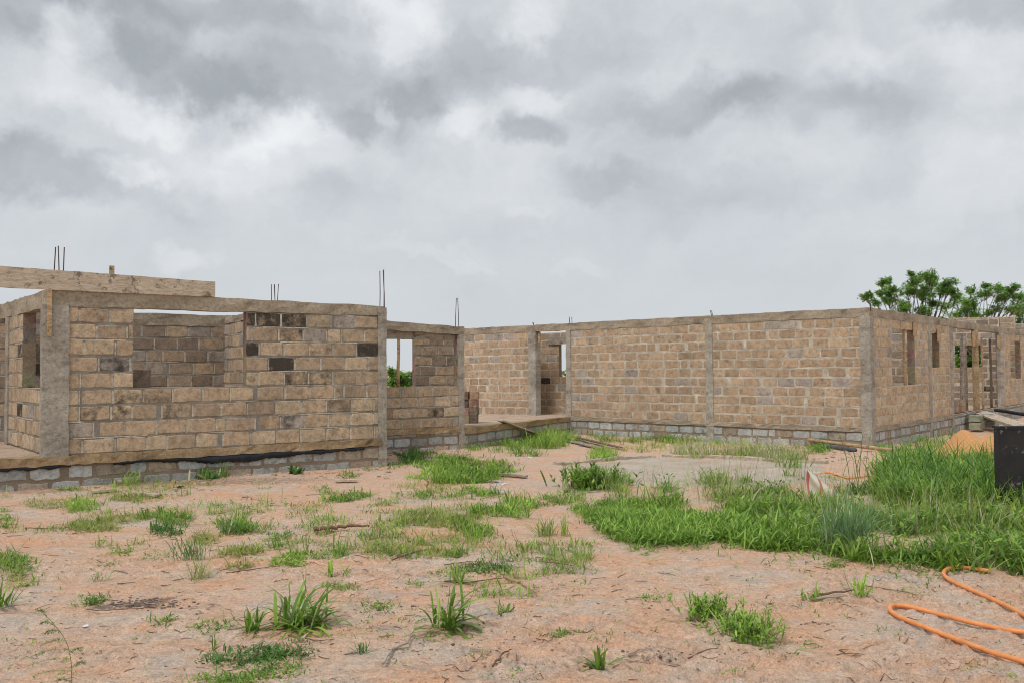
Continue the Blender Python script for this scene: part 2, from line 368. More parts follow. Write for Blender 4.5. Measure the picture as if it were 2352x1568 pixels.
def m_sack(t, b):
    k = T(t); w = k.n('ShaderNodeTexWave'); w.inputs['Scale'].default_value = 2.2; w.inputs['Distortion'].default_value = 2; k.l(k.obj(), w.inputs[0])
    c = k.mix(k.mr(w.outputs[1], .86, .93), (.66, .60, .50), (.55, .16, .14)); c = k.mix(k.mr(k.noise(6, 3, .5), .64, .68), c, (.12, .25, .42)); k.l(c, b.inputs['Base Color']); k.bump(b, k.noise(14, 4, .6), .5, .02)
MAT['sack'] = mat('woven_sack', m_sack, .6)

# ------------------------------------------------------------------ ground: one sheet to the horizon
def make_ground():
    ys = np.concatenate([np.linspace(-40, 2.5, 26)[:-1], 2.5 + (34 - 2.5) * (np.expm1(np.linspace(0, 2.3, 720)) / np.expm1(2.3))])
    ys = np.concatenate([ys, 34 + np.geomspace(.3, 3000, 60)])
    us = np.linspace(-1, 1, 860)
    hw = np.maximum(7.0, .80 * ys + 2.5); X = us[None, :] * hw[:, None]
    X = X + np.sign(us)[None, :] * (np.abs(us)[None, :] ** 40) * (30 + np.abs(ys)[:, None])
    Y = np.repeat(ys[:, None], len(us), 1); Z = gz(X, Y)
    V = np.stack([X, Y, Z], -1).reshape(-1, 3); r, c = X.shape
    i = np.arange(r - 1)[:, None] * c + np.arange(c - 1)[None, :]
    F = np.stack([i, i + 1, i + c + 1, i + c], -1).reshape(-1, 4)
    me = bpy.data.meshes.new('ground'); me.vertices.add(len(V)); me.vertices.foreach_set('co', V.ravel())
    me.loops.add(F.size); me.loops.foreach_set('vertex_index', F.ravel().astype(np.int32))
    me.polygons.add(len(F)); me.polygons.foreach_set('loop_start', np.arange(0, F.size, 4, dtype=np.int32)); me.polygons.foreach_set('loop_total', np.full(len(F), 4, np.int32))
    me.update(calc_edges=True); me.polygons.foreach_set('use_smooth', np.ones(len(F), bool)); me.materials.append(MAT['ground'])
    ca = me.color_attributes.new('bc', 'FLOAT_COLOR', 'POINT'); a_ = np.ones((len(V), 4), np.float32); st = np.zeros(len(V))
    for (cx, cy, rx, ry, am) in [(290, 1388, 120, 9, .75), (360, 1378, 50, 12, .7), (60, 1405, 90, 6, .5), (470, 1392, 60, 8, .5), (1040, 1392, 110, 8, .5), (880, 1440, 70, 10, .45), (1650, 1385, 60, 7, .35), (1870, 1430, 60, 6, .4), (1300, 1475, 90, 10, .35), (1480, 1500, 120, 12, .5), (1100, 1490, 90, 14, .4), (1240, 1420, 60, 10, .3),
            (450, 1108, 420, 12, .55), (100, 1125, 120, 10, .5), (980, 1052, 90, 9, .5), (1750, 1062, 200, 6, .3), (2080, 1280, 200, 5, .2), (1260, 1022, 60, 8, .5), (900, 1265, 70, 8, .35), (1680, 1235, 300, 6, .4), (1390, 1350, 90, 8, .3)]:
        g = G(cx, cy); g2 = G(cx + rx, cy); g3 = G(cx, cy + ry); g4 = G(cx, cy - ry); RX = abs(g2[0] - g[0]); RY = max(.03, abs(g3[1] - g4[1]) / 2)
        d = ((V[:, 0] - g[0]) / RX) ** 2 + ((V[:, 1] - g[1]) / RY) ** 2; st = np.maximum(st, am * np.clip(1.25 - d, 0, 1))
    a_[:, 3] = st; ca.data.foreach_set('color', a_.ravel())
    o = bpy.data.objects.new('ground', me); COL.objects.link(o); tag(o, kind='structure')
make_ground()

# ------------------------------------------------------------------ walls of blocks
class Wall:
    """A run of wall from p0 to p1 (left to right as seen from its face)."""
    def __init__(s, p0, p1, zb, zt, n):
        s.p0 = np.array(p0, float); s.p1 = np.array(p1, float); s.zb = zb; s.zt = zt; s.n = n
        d = s.p1 - s.p0; s.L = float(np.hypot(*d)); s.d = d / s.L; s.nrm = np.array([s.d[1], -s.d[0]])
    def P(s, a, v, o):            # a along, v in courses up, o outwards
        t = a / s.L; q = s.p0 + s.d * a + s.nrm * o
        b = s.zb[0] + (s.zb[1] - s.zb[0]) * t; c = s.zt[0] + (s.zt[1] - s.zt[0]) * t
        return (q[0], q[1], b + (c - b) * v / s.n)
    def Z(s, a, z, o): q = s.p0 + s.d * a + s.nrm * o; return (q[0], q[1], z)
    def s_at(s, px, py=850):      # distance along the wall seen at a photo column
        v = ray(px, py)[:2]; A = np.array([[s.d[0], -v[0]], [s.d[1], -v[1]]]); return float(np.linalg.solve(A, -s.p0)[0])
    def z_at(s, px, py):
        a = s.s_at(px, py); q = s.p0 + s.d * a; return CAMZ + ray(px, py)[2] * q[1]
    def v_at(s, px, py):
        a = s.s_at(px, py); t = a / s.L; b = s.zb[0] + (s.zb[1] - s.zb[0]) * t; c = s.zt[0] + (s.zt[1] - s.zt[0]) * t
        return (s.z_at(px, py) - b) / (c - b) * s.n
TAN = [(.475, .35, .24), (.45, .325, .225), (.50, .375, .26), (.43, .315, .215), (.475, .34, .23)]
INT = [(.35, .27, .205), (.31, .24, .185), (.39, .305, .23), (.28, .22, .17)]  # interior walls: block tones darkened, their shade put into the colour
BRN = [(.49, .37, .255), (.46, .345, .24), (.52, .40, .28), (.43, .325, .23), (.55, .43, .30), (.47, .35, .24)]
PUR = [(.40, .345, .30), (.43, .37, .32)]
DIRTY = [(.40, .33, .25), (.36, .31, .25), (.44, .38, .30)]
GRY = [(.42, .44, .43), (.36, .38, .37), (.46, .48, .47)]
def wall_mesh(mb, w, th=.15, openings=(), pal=BRN, alt=PUR, palt=.0, soot=.0, bl=.46, jw=.026, proud=.010, rough=1.0, seed=0, special=None, mm=1, altrows=None):
    rs = random.Random(seed); n = w.n
    S_ = sorted({0.0, w.L} | {max(0, min(w.L, q)) for o in openings for q in o[:2]}); V_ = sorted(set(range(int(n) + 1)) | {float(n)} | {q for o in openings for q in o[2:4]})
    V_ = [q for q in V_ if 0 <= q <= n]
    def hole(a, v): return any(o[0] < a < o[1] and o[2] < v < o[3] for o in openings)
    ns, nv = len(S_) - 1, len(V_) - 1
    sol = [[not hole((S_[i] + S_[i + 1]) / 2, (V_[j] + V_[j + 1]) / 2) for j in range(nv)] for i in range(ns)]
    ss = lambda i, j: 0 <= i < ns and 0 <= j < nv and sol[i][j]
    for i in range(ns):
        for j in range(nv):
            if not sol[i][j]: continue
            a0, a1, v0, v1 = S_[i], S_[i + 1], V_[j], V_[j + 1]
            q = lambda a, v, o: w.P(a, v, o)
            mb.add([q(a0, v0, 0), q(a1, v0, 0), q(a1, v1, 0), q(a0, v1, 0)], [[0, 1, 2, 3]], mm)
            mb.add([q(a0, v0, -th), q(a0, v1, -th), q(a1, v1, -th), q(a1, v0, -th)], [[0, 1, 2, 3]], 0, (*rs.choice(pal), .1))
            cc = lambda: (*[(x * .4 + m_ * .6) * rs.uniform(.6, .9) for x, m_ in zip(rs.choice(pal), (.27, .21, .165))], rs.uniform(0, .3))  # jamb and end faces: block and mortar mix, darkened to paint in shade
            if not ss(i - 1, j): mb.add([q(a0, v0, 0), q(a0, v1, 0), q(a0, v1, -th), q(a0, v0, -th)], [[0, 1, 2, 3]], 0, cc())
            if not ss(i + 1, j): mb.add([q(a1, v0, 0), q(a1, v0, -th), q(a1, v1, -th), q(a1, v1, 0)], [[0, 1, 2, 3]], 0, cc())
            if not ss(i, j + 1): mb.add([q(a0, v1, 0), q(a1, v1, 0), q(a1, v1, -th), q(a0, v1, -th)], [[0, 1, 2, 3]], 0, (.5, .38, .27, 0))
            if not ss(i, j - 1): mb.add([q(a0, v0, 0), q(a0, v0, -th), q(a1, v0, -th), q(a1, v0, 0)], [[0, 1, 2, 3]], mm)
    hm = (w.zt[0] - w.zb[0]) / n
    for r in range(int(math.ceil(n))):
        v0r, v1r = r, min(r + 1, n)
        if v1r - v0r < .35: continue
        x = -rs.uniform(0, .08) - (bl / 2 if r % 2 else 0); cells = []
        while x < w.L:
            l = bl * rs.uniform(.93, 1.05)
            if rs.random() < .05: l = bl * rs.uniform(.35, .7)
            cells.append((x, x + l)); x += l
        # clip to openings that touch this row
        cuts = [(o[0], o[1]) for o in openings if o[2] < r + .5 < o[3]]
        spans = [(0, w.L)]
        for c0, c1 in cuts:
            ns_ = []
            for a, b in spans:
                if c1 <= a or c0 >= b: ns_.append((a, b)); continue
                if a < c0: ns_.append((a, c0))
                if c1 < b: ns_.append((c1, b))
            spans = ns_
        for (sa, sb) in spans:
            q_ = sa + rs.uniform(0, .8)
            while pal is not GRY and r > 0 and q_ < sb - .3:   # bed joint squeezed out here and there
                e_ = min(sb - .02, q_ + rs.uniform(.3, 1.6)); g_ = rs.uniform(.85, 1.15); hw = .011 / hm; m_ = max(2, int((e_ - q_) / .12)); vs_ = []
                for i_ in range(m_ + 1):
                    x_ = q_ + (e_ - q_) * i_ / m_; vs_ += [w.P(x_, r - hw * rs.uniform(.5, 1.3), .0045), w.P(x_, r + hw * rs.uniform(.4, 1.2), .0045)]
                if rs.random() < .6: mb.add(vs_, [[2 * i_, 2 * i_ + 2, 2 * i_ + 3, 2 * i_ + 1] for i_ in range(m_)], 0, (.52 * g_, .475 * g_, .40 * g_, 0))
                q_ = e_ + rs.uniform(.1, 1.2)
            for (c0, c1) in cells:
                a, b = max(c0, sa), min(c1, sb)
                if b - a < .085: continue
                ja = 0.002 if a == sa else jw / 2; jb = .002 if b == sb else jw / 2
                ja *= rs.uniform(.7, 1.5); jb *= rs.uniform(.7, 1.5)
                jv = jw / 2 / hm
                if b < sb and b == c1 and pal is not GRY:      # vertical joint filled with lighter mortar
                    g_ = rs.uniform(.82, 1.12); tl = rs.uniform(.05, .2); x0_, x1_ = b - jw * rs.uniform(.3, .75), b + jw * rs.uniform(.3, .75); ve, vf = v0r + tl * .6, v1r - tl
                    mb.add([w.P(x0_, ve, .0035), w.P(x1_ + jw * .2, ve, .0035), w.P(x1_, vf, .0035), w.P(x0_ + jw * .1, vf, .0035)], [[0, 1, 2, 3]], 0, (.52 * g_, .475 * g_, .40 * g_, 0))
                block(mb, w, a + ja, b - jb, v0r + jv * rs.uniform(.7, 1.4), v1r - jv * rs.uniform(.7, 1.6), proud * rs.uniform(.4, 1.3), rs, pal, alt, palt if altrows is None or r in altrows else palt * .25, soot, rough, hm, special, r)
def block(mb, w, a, b, v0, v1, pr, rs, pal, alt, palt, soot, rough, hm, special, row):
    cx = (a + b) / 2; lx = (b - a) / 2; cv = (v0 + v1) / 2; lv = (v1 - v0) / 2
    ph = rs.uniform(0, 6.3); pts = []
    cr = .16 * rough
    base = []
    kx = [-1, -.45, .1, .55, 1]
    ring = [(-1, -1), (-.5, -1), (0, -1), (.5, -1), (1, -1), (1, -.3), (1, .35), (1, 1), (.5, 1), (0, 1), (-.5, 1), (-1, 1), (-1, .3), (-1, -.35)]
    wav = [rs.uniform(-1, 1) for _ in ring]
    col = rs.choice(alt) if rs.random() < palt else rs.choice(pal)
    f = rs.uniform(.86, 1.12); sa = (rs.random() ** 2) * .25
    if rs.random() < soot: sa = rs.uniform(.45, .95)
    if special:
        for (s0, s1, r0, amt) in special:
            if r0 == row and s0 < cx < s1: sa = amt
    c = (col[0] * f, col[1] * f, col[2] * f, sa)
    tilt = rs.uniform(-.006, .006)
    def pt(x, y, k, o, i):
        if abs(x) == 1 and abs(y) == 1:
            x *= 1 - .008 * rough / lx * (1 + .9 * wav[i]); y *= 1 - .009 * rough / (lv * hm) * (1 + .9 * wav[i])
        elif abs(y) == 1: y += rough * wav[i] * .0115 / (lv * hm) - (rough * .004 / (lv * hm) * (1 if y > 0 else -1))
        else: x += rough * wav[i] * .008 / lx
        return w.P(cx + x * (lx - k), cv + y * (lv - k / hm), o + tilt * x)
    m = len(ring)
    vs = [pt(x, y, .009, pr, i) for i, (x, y) in enumerate(ring)] + [pt(x, y, .001, pr * .55, i) for i, (x, y) in enumerate(ring)] + [pt(x, y, -.003, -.004, i) for i, (x, y) in enumerate(ring)]
    fs = [list(range(m))] + [[k * m + i, (k + 1) * m + i, (k + 1) * m + (i + 1) % m, k * m + (i + 1) % m] for k in (0, 1) for i in range(m)]
    mb.add(vs, fs, 0, c)

BM = [MAT['block'], MAT['mortar']]; CMm = [MAT['block'], MAT['mortar_tan']]; FMm = [MAT['block'], MAT['mortar_base']]
def column(parent, w, s0, s1, z0, z1, o0=-.19, o1=.02, amp=.009, seed=0, m='col'):
    mb = MB(); sm_ = (s0 + s1) / 2; hw_ = (s1 - s0) / 2
    rbox(mb, lambda a, b, c: w.Z(sm_ + (a - sm_) * (1 + .10 * (b > 0) * float(fbm(c * 3.1 + seed, a * 2, 21, 3))), c, b), s0, s1, o0, o1, z0, z1, 3, 2, max(10, int((z1 - z0) / .09)), amp * .38, seed=seed); return mb.build('column', MAT[m], parent)
def beam(parent, w, s0, s1, zb, zt, o0=-.20, o1=.012, amp=.0125, seed=0, name='ring_beam', m='conc', nseg=None):
    mb = MB(); f = lambda a, b, c: w.Z(a, zb[0] + (zb[1] - zb[0]) * (a - s0) / (s1 - s0) + c * ((zt[0] - zb[0]) * (1 - (a - s0) / (s1 - s0)) + (zt[1] - zb[1]) * (a - s0) / (s1 - s0)), b)
    rbox(mb, f, s0, s1, o0, o1, 0, 1, nseg or max(4, int((s1 - s0) / .22)), 2, 2, amp, seed=seed); return mb.build(name, MAT[m], parent)
def rebars(parent, pts, z0, heights, r=.0085):
    for i, (p, h) in enumerate(zip(pts, heights)):
        mb = MB(); tube(mb, [(p[0], p[1], z0), (p[0] + random.uniform(-.01, .01), p[1], z0 + h * .5), (p[0] + random.uniform(-.03, .03), p[1] + random.uniform(-.02, .02), z0 + h)], r, 5); mb.build('rebar', MAT['steel'], parent)
def rebar_px(parent, w, pxs, ytop, zbase, o=-.08, r=.0085):
    for i, px in enumerate(pxs):
        a = w.s_at(px, ytop + 40); oo = o + (i % 2) * .09 - .04; h = w.z_at(px, ytop + random.uniform(-1, 1)) - zbase
        rebars(parent, [w.Z(a, 0, oo)[:2]], zbase - .05, [h + .05], r)

# ================================================================== near (left) building
hA = .258
AL = np.array([-7.16, 13.34]); AR = np.array([-2.456, 16.4])
bA = thing('block_building', 'unfinished weathered block building with soot-dark blocks and open window on the left', 'building', (AL[0], AL[1], 0))
zsA = .475; ztA = zsA + 9 * hA
wA = Wall(AL, AR, (zsA, zsA), (ztA, ztA), 9)
w0, w1_ = wA.s_at(306), wA.s_at(566)
mb = MB()
SP = []
for (pxa, pya, amt) in [(592, 728, .95), (648, 732, .8), (678, 767, .6), (712, 801, .62), (826, 802, 1.1), (627, 832, 1.15), (230, 833, .62), (245, 946, .5), (400, 940, .45), (690, 966, .5), (712, 862, .55), (760, 801, .35), (570, 801, .9), (225, 795, .25), (700, 862, .55), (375, 905, .4), (775, 905, .3), (783, 932, .45)]:
    s_ = wA.s_at(pxa, pya); SP.append((s_ - .23, s_ + .23, int(wA.v_at(pxa, pya)), amt))
wall_mesh(mb, wA, .2, [(w0, w1_, 4, 9)], BRN, PUR, .05, .015, .47, .028, .008, .8, 11, SP)
mb.build('wall', BM, bA)
beam(bA, wA, -.02, wA.L, (ztA + .001, ztA + .001), (3.07, 2.985), seed=2)
column(bA, wA, -.12, .26, zsA - .02, ztA + .02, -.22, .035, .013, 3)
column(bA, wA, wA.L - .11, wA.L + .06, -.2, ztA + .16, -.2, .03, .011, 4)
# slab edge, foundation and membrane; the slab runs on to the left as a porch
wX = Wall(AL - wA.d * 5, AR, (-.12, -.12), (.33, .33), 2)
mb = MB(); wall_mesh(mb, wX, .2, (), GRY, DIRTY, .20, 0, .46, .04, .008, 1.3, 13, None); mb.build('foundation', FMm, bA)
beam(bA, wX, 0, wX.L - .05, (.315, .345), (zsA, zsA), -.2, .05, .012, 5, 'slab_edge', 'slab', 90)
mb = MB(); n_ = 130; vs = []
for i in range(n_ + 1):
    a = 5.9 + (wX.L - 6.3) * i / n_; t = i / n_
    dr = .035 + .085 * math.exp(-((t - .50) / .22) ** 2) + .012 * math.sin(t * 41) + .02 * random.random(); zz0 = .335 + .012 * math.sin(t * 13)
    vs += [wX.Z(a, zz0 + .012, .03), wX.Z(a, zz0 - dr * .35, .062 + random.uniform(-.012, .012)), wX.Z(a, zz0 - dr * .7, .05 + random.uniform(-.012, .012)), wX.Z(a, zz0 - dr, .035 + random.uniform(-.006, .01))]
mb.add(vs, [[i * 4 + k, i * 4 + k + 1, i * 4 + k + 5, i * 4 + k + 4] for i in range(n_) for k in range(3)], smooth=True)
vs = [];
for i in range(41):
    a = 3.3 + 2.0 * i / 40; dr = .012 + .03 * abs(math.sin(i * .5)) + .02 * random.random(); vs += [wX.Z(a, .34, .03), wX.Z(a, .335 - dr * .5, .056), wX.Z(a, .33 - dr, .04)]
mb.add(vs, [[i * 3 + k, i * 3 + k + 1, i * 3 + k + 4, i * 3 + k + 3] for i in range(40) for k in range(2)], smooth=True)
o = mb.build('damp_membrane', MAT['poly'], bA); o['label'] = 'crumpled black plastic sheet hanging under the slab edge'
# long back wall (also carries the recessed front bay further right)
nrm = wA.nrm
BP = np.array([-2.13, 21.4]); Bd = wA.d
def lineB(px): v = ray(px, 850)[:2]; A = np.array([[Bd[0], -v[0]], [Bd[1], -v[1]]]); t = np.linalg.solve(A, -BP)[0]; return BP + Bd * t
BE = lineB(1063); B0 = lineB(884)
Hl = BP - Bd * 13; Hr = lineB(600)
wH = Wall(Hl, Hr, (.42, .42), (.42 + 9 * hA, .42 + 9 * hA), 9)
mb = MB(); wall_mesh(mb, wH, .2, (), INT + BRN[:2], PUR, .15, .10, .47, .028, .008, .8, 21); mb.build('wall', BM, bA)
beam(bA, wH, 0, wH.L, (2.74, 2.74), (3.0, 2.98), seed=8)
Kf = lineB(516); Kn = Kf + nrm * 3.72
wK = Wall(Kf, Kn, (zsA, zsA), (ztA, ztA), 9)
mb = MB(); wall_mesh(mb, wK, .2, (), BRN, PUR, .2, .04, .47, .028, .008, .8, 22); mb.build('wall', BM, bA)
beam(bA, wK, 0, wK.L, (ztA, ztA), (ztA + .14, ztA + .14), seed=9)
# return wall at the left corner with a window
LE = np.array([-9.31, 15.9]); wL = Wall(LE, AL + np.array([-.03, .03]), (zsA, zsA), (ztA, ztA), 9)
l0, l1 = wL.s_at(52), wL.s_at(97)
mb = MB(); wall_mesh(mb, wL, .2, [(l0, l1, 4, 9)], BRN, PUR, .1, .05, .47, .028, .008, .8, 23); mb.build('wall', BM, bA)
beam(bA, wL, -4.5, wL.L, (ztA, ztA), (3.07, 3.07), seed=10)
column(bA, wL, -.12, .14, zsA, ztA, -.2, .03, .01, 6)
# floor of the near building
def floor_poly(name, parent, pts, z, t=.1, m='floor', nx=1):
    mb = MB(); n = len(pts); vs = [(p[0], p[1], z) for p in pts] + [(p[0], p[1], z - t) for p in pts]
    mb.add(vs, [list(range(n)), list(range(2 * n - 1, n - 1, -1))] + [[i, i + n, (i + 1) % n + n, (i + 1) % n] for i in range(n)]); return mb.build(name, MAT[m], parent)
F0 = AL - wA.d * 5 - nrm * .02
floor_poly('floor_slab', bA, [F0, AR - nrm * .02, lineB(884) + nrm * .05, Hl + nrm * .02], zsA - .012)
# side return from the near corner back to the recessed bay
wR = Wall(AR - nrm * .2 - Bd * .12, B0, (zsA, .4), (ztA, 2.7), 9)
mb = MB(); wall_mesh(mb, wR, .15, (), BRN, PUR, .1, .05, .47, .03, .01, 1.2, 24); mb.build('wall', BM, bA)
wRf = Wall(AR - nrm * .2 - Bd * .12, B0, (-.2, -.35), (.475, .40), 3); mb = MB(); wall_mesh(mb, wRf, .15, (), GRY, DIRTY, .2, 0, .46, .04, .008, 1.2, 28); mb.build('foundation', FMm, bA)
# recessed bay B: x 897..1063
zB0, zB1 = .335, .335 + 9 * hA
wB = Wall(B0, BE, (zB0, zB0), (zB1, zB1), 9)
b0, b1 = wB.s_at(880), wB.s_at(1051)
mb = MB(); wall_mesh(mb, wB, .2, [(b0 + .0, b1, 4, 9)], BRN, PUR, .05, .05, .47, .028, .008, .8, 25); mb.build('wall', BM, bA)
beam(bA, wB, 0, wB.L + .03, (2.745, 2.67), (2.96, 2.86), -.2, .03, seed=12)
column(bA, wB, wB.L - .13, wB.L + .03, -.3, 2.68, -.2, .03, .01, 13)
mb = MB(); rbox(mb, lambda a, b, c: wB.Z(a, c, b), 0, b1, -.15, -.11, 2.53, 2.74, 10, 1, 1, .003, seed=4); mb.build('lintel_board', MAT['greywood'], bA)
wBf = Wall(B0, BE, (-.35, -.35), (.22, .22), 2.4)
mb = MB(); wall_mesh(mb, wBf, .2, (), GRY, DIRTY, .20, 0, .46, .04, .012, 1.3, 26); mb.build('foundation', FMm, bA)
beam(bA, wBf, 0, wBf.L - .1, (.20, .20), (zB0, zB0), -.2, .045, .012, 14, 'slab_edge', 'slab', 14)
wq = Wall(BP - nrm * .9 - Bd * 6, BP - nrm * .9 + Bd * 3, (0, 0), (1, 1), 1)
wQ = Wall(wq.p0 + Bd * wq.s_at(953), wq.p0 + Bd * wq.s_at(1066), (zB0, zB0), (zB1, zB1), 9)
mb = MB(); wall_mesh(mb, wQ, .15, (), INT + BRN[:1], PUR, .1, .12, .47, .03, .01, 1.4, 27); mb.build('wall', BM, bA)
# reinforcement standing out of the columns
rebar_px(bA, wA, (126, 137, 146), 565, 2.75, r=.009); rebar_px(bA, wA, (878, 883, 889), 620, 2.85, r=.009)
rebar_px(bA, wH, (628, 632, 635.5, 638), 653, 2.75, r=.009); rebar_px(bA, wB, (1051, 1055), 685, 2.7, r=.009)
mb = MB(); a_ = wH.s_at(258, 620); rbox(mb, lambda a, b, c: wH.Z(a, c, b), a_ - .045, a_ + .045, -.12, -.05, 2.9, wH.z_at(258, 610), 1, 1, 4, .004); mb.build('timber_stub', MAT['wood'], bA)
# formwork plank along the top left
pl = thing('formwork_plank', 'long pale stained timber plank overhanging the top of the left building', 'plank', wA.Z(.5, 2.9, .06))
wP = Wall(AL - wA.d * 2.6, AR, (0, 0), (1, 1), 1); mb = MB(); e_ = wP.s_at(492.5, 665)
def pz(a):
    px0, px1 = 0, 492.5; s0, s1 = wP.s_at(px0, 640), e_; t = (a - s0) / (s1 - s0)
    zt0, zt1 = wP.z_at(0, 612), wP.z_at(492, 648); zb0, zb1 = wP.z_at(0, 661), wP.z_at(492, 683); return zb0 + (zb1 - zb0) * t, zt0 + (zt1 - zt0) * t
rbox(mb, lambda a, b, c: wP.Z(a, pz(a)[0] + (pz(a)[1] - pz(a)[0]) * c, b), 0, e_, .022, .056, 0, 1, 34, 1, 2, .004, seed=31); mb.build('board', MAT['plank'], pl)
mb = MB(); a0 = wP.s_at(107, 720); a1 = wP.s_at(117.5, 720)
rbox(mb, lambda a, b, c: wP.Z(a, c, b), a0, a1, .057, .10, wP.z_at(112, 772), wP.z_at(112, 667), 1, 1, 6, .003); mb.build('batten', MAT['wood'], pl)

# ================================================================== far (right) building
CLp = np.array([1.86, 27.5]); CD = np.array([8.88, 21.37]); Cd = (CD - CLp) / np.linalg.norm(CD - CLp); Cn = np.array([Cd[1], -Cd[0]])
Dd = np.array([.654, .7565]); Dd = Dd / np.linalg.norm(Dd); Dn = np.array([Dd[1], -Dd[0]])
zC0, zC1, zCt = .265, 3.015, 3.24
bC = thing('block_building', 'long tan block building with grey columns and pale ring beam on the right', 'building', (CD[0], CD[1], -.24))
wC = Wall(CLp, CD, (zC0, zC0), (zC1, zC1), 11)
mb = MB(); wall_mesh(mb, wC, .2, (), TAN, PUR, .14, .0, .475, .036, .006, 1.0, 41, None, 1, altrows=(0, 3, 4, 5, 10)); mb.build('wall', CMm, bC)
wCf = Wall(CLp, CD, (-.33, -.33), (.17, .17), 2.1)
mb = MB(); wall_mesh(mb, wCf, .2, (), GRY, DIRTY, .20, 0, .46, .04, .010, 1.3, 42); mb.build('foundation', FMm, bC)
beam(bC, wC, 0, wC.L, (.155, .155), (zC0, zC0), -.2, .035, .012, 43, 'slab_edge', 'mortar_base' if False else 'conc', 60)
for px_ in ((1301, 1312), (1622, 1638)):
    column(bC, wC, wC.s_at(px_[0]), wC.s_at(px_[1]), -.3, zC1 + .03, -.2, .03, .011, int(px_[0]))
column(bC, wC, wC.L - .22, wC.L + .03, -.3, zC1 + .03, -.24, .04, .012, 77)
cl2 = Wall(CD, CD + Dd * 26, (zC0, zC0), (zC1, zC1), 11)       # side face D
# left continuation F and its niche
FL = CLp - Cd * 5.6; wF = Wall(FL, CLp, (zC0 - .05, zC0), (zC1, zC1), 11); fa = wF.s_at(1222)
mb = MB(); wFF = Wall(FL, FL + Cd * fa, (zC0 - .05, zC0), (zC1, zC1), 11); wall_mesh(mb, wFF, .2, (), TAN, PUR, .16, 0, .475, .036, .006, 1.0, 44, altrows=(0, 6, 7, 9, 10)); mb.build('wall', CMm, bC)
column(bC, wF, wF.s_at(1215), wF.s_at(1232), zC0 - .1, zC1, -.22, .03, .011, 45)
beam(bC, wF, 0, wF.L + wC.L + .0, (zC1 + .001, zC1 + .001), (zCt, zCt), -.22, .02, .012, 46)
wG = Wall(CLp - Cn * 1.1 - Cd * 2.6, CLp - Cn * 1.1 + Cd * .3, (zC0, zC0), (zC1, zC1), 11)
g0, g1 = wG.s_at(1284), wG.s_at(1306)
mb = MB(); wall_mesh(mb, wG, .15, [(g0, wG.L, 5, 9.6)], TAN, PUR, .2, .05, .475, .036, .006, 1.0, 47); mb.build('wall', CMm, bC)
mb = MB(); rbox(mb, lambda a, b, c: wG.Z(a, c, b), wG.s_at(1262), wG.L, .03, .06, 2.62, 2.86, 6, 1, 1, .003); mb.build('lintel_board', MAT['greywood'], bC)
mb = MB(); rbox(mb, lambda a, b, c: wF.Z(a, c, b), wF.s_at(1233.5), wF.s_at(1238), -.1, -.06, 2.66, 2.99, 1, 1, 3, .003); mb.build('formwork_piece', MAT['wood'], bC)
wG2 = Wall(CLp - Cn * 3.2 - Cd * 2, CLp - Cn * 3.2 + Cd * 1.0, (zC0, zC0), (zC1, zC1), 11)
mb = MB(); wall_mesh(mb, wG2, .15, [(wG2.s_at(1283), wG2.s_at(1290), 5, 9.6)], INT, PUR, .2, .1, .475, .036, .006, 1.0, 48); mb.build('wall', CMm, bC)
# porch platform between the two buildings
wE = Wall(BE + np.array([.02, .05]), CLp - Cd * .05, (-.36, -.36), (.14, .14), 2.1)
mb = MB(); wall_mesh(mb, wE, .15, (), GRY, DIRTY, .20, 0, .46, .04, .010, 1.2, 49); mb.build('foundation', FMm, bC)
beam(bC, wE, 0, wE.L - .03, (.13, .13), (.30, .262), -.3, .04, .012, 50, 'slab_edge', 'slab', 24)
floor_poly('floor_slab', bC, [BE + np.array([.0, .2]), CLp + np.array([-.02, .1]), CLp - Cn * 3, FL - Cn * 3, BE + np.array([-3., 1.5])], .262, .12)
# face D
def dS(px, py=850): return cl2.s_at(px, py)
vD = lambda px, py: cl2.v_at(px, py)
D_end = dS(2184)
wD1 = Wall(CD, CD + Dd * D_end, (zC0, zC0), (zC1, zC1), 11)
mb = MB(); wall_mesh(mb, wD1, .2, [(dS(2049), dS(2102), 4, 10.3), (dS(2140), dS(2158.5), 5.9, 10.3)], [(.55, .41, .27), (.52, .38, .25), (.57, .44, .30)], PUR, .10, 0, .42, .03, .010, 1.2, 51, altrows=(4, 5, 6, 7)); mb.build('wall', CMm, bC)
wDf = Wall(CD, CD + Dd * D_end, (-.33, -.33), (.17, .17), 2.1)
mb = MB(); wall_mesh(mb, wDf, .2, (), GRY, DIRTY, .20, 0, .44, .04, .010, 1.2, 52); mb.build('foundation', FMm, bC)
beam(bC, wD1, .0, D_end, (.15, .15), (zC0, zC0), -.2, .03, .012, 53, 'slab_edge', 'conc', 26)
beam(bC, cl2, .02, 26, (zC1 + .001, zC1 + .001), (zCt, zCt), -.22, .02, .012, 54)
column(bC, cl2, 0, .2, -.3, zC1, -.2, .03, .01, 55)
column(bC, cl2, dS(2132), dS(2138), -.3, zC1, -.2, .03, .008, 56); column(bC, cl2, dS(2183), dS(2188), -.3, zC1, -.2, .03, .008, 57)
for k_, (xa, m_) in enumerate(((2236, 'slab'), (2292, 'col'))):
    mb = MB(); q_ = cl2.Z(dS(xa + 5), 0, 0); f_ = frame((q_[0], q_[1], zC0 - .01), (q_[1], -q_[0], 0)); rbox(mb, f_, -.10, .10 + .03 * k_, -.1, .12, 0, zC1 - zC0 + .02, 2, 2, 16, .008, seed=58 + k_); mb.build('column', MAT[m_], bC)
wD2 = Wall(CD + Dd * dS(2302), CD + Dd * 26, (zC0, zC0), (zC1, zC1), 11); k0 = dS(2302)
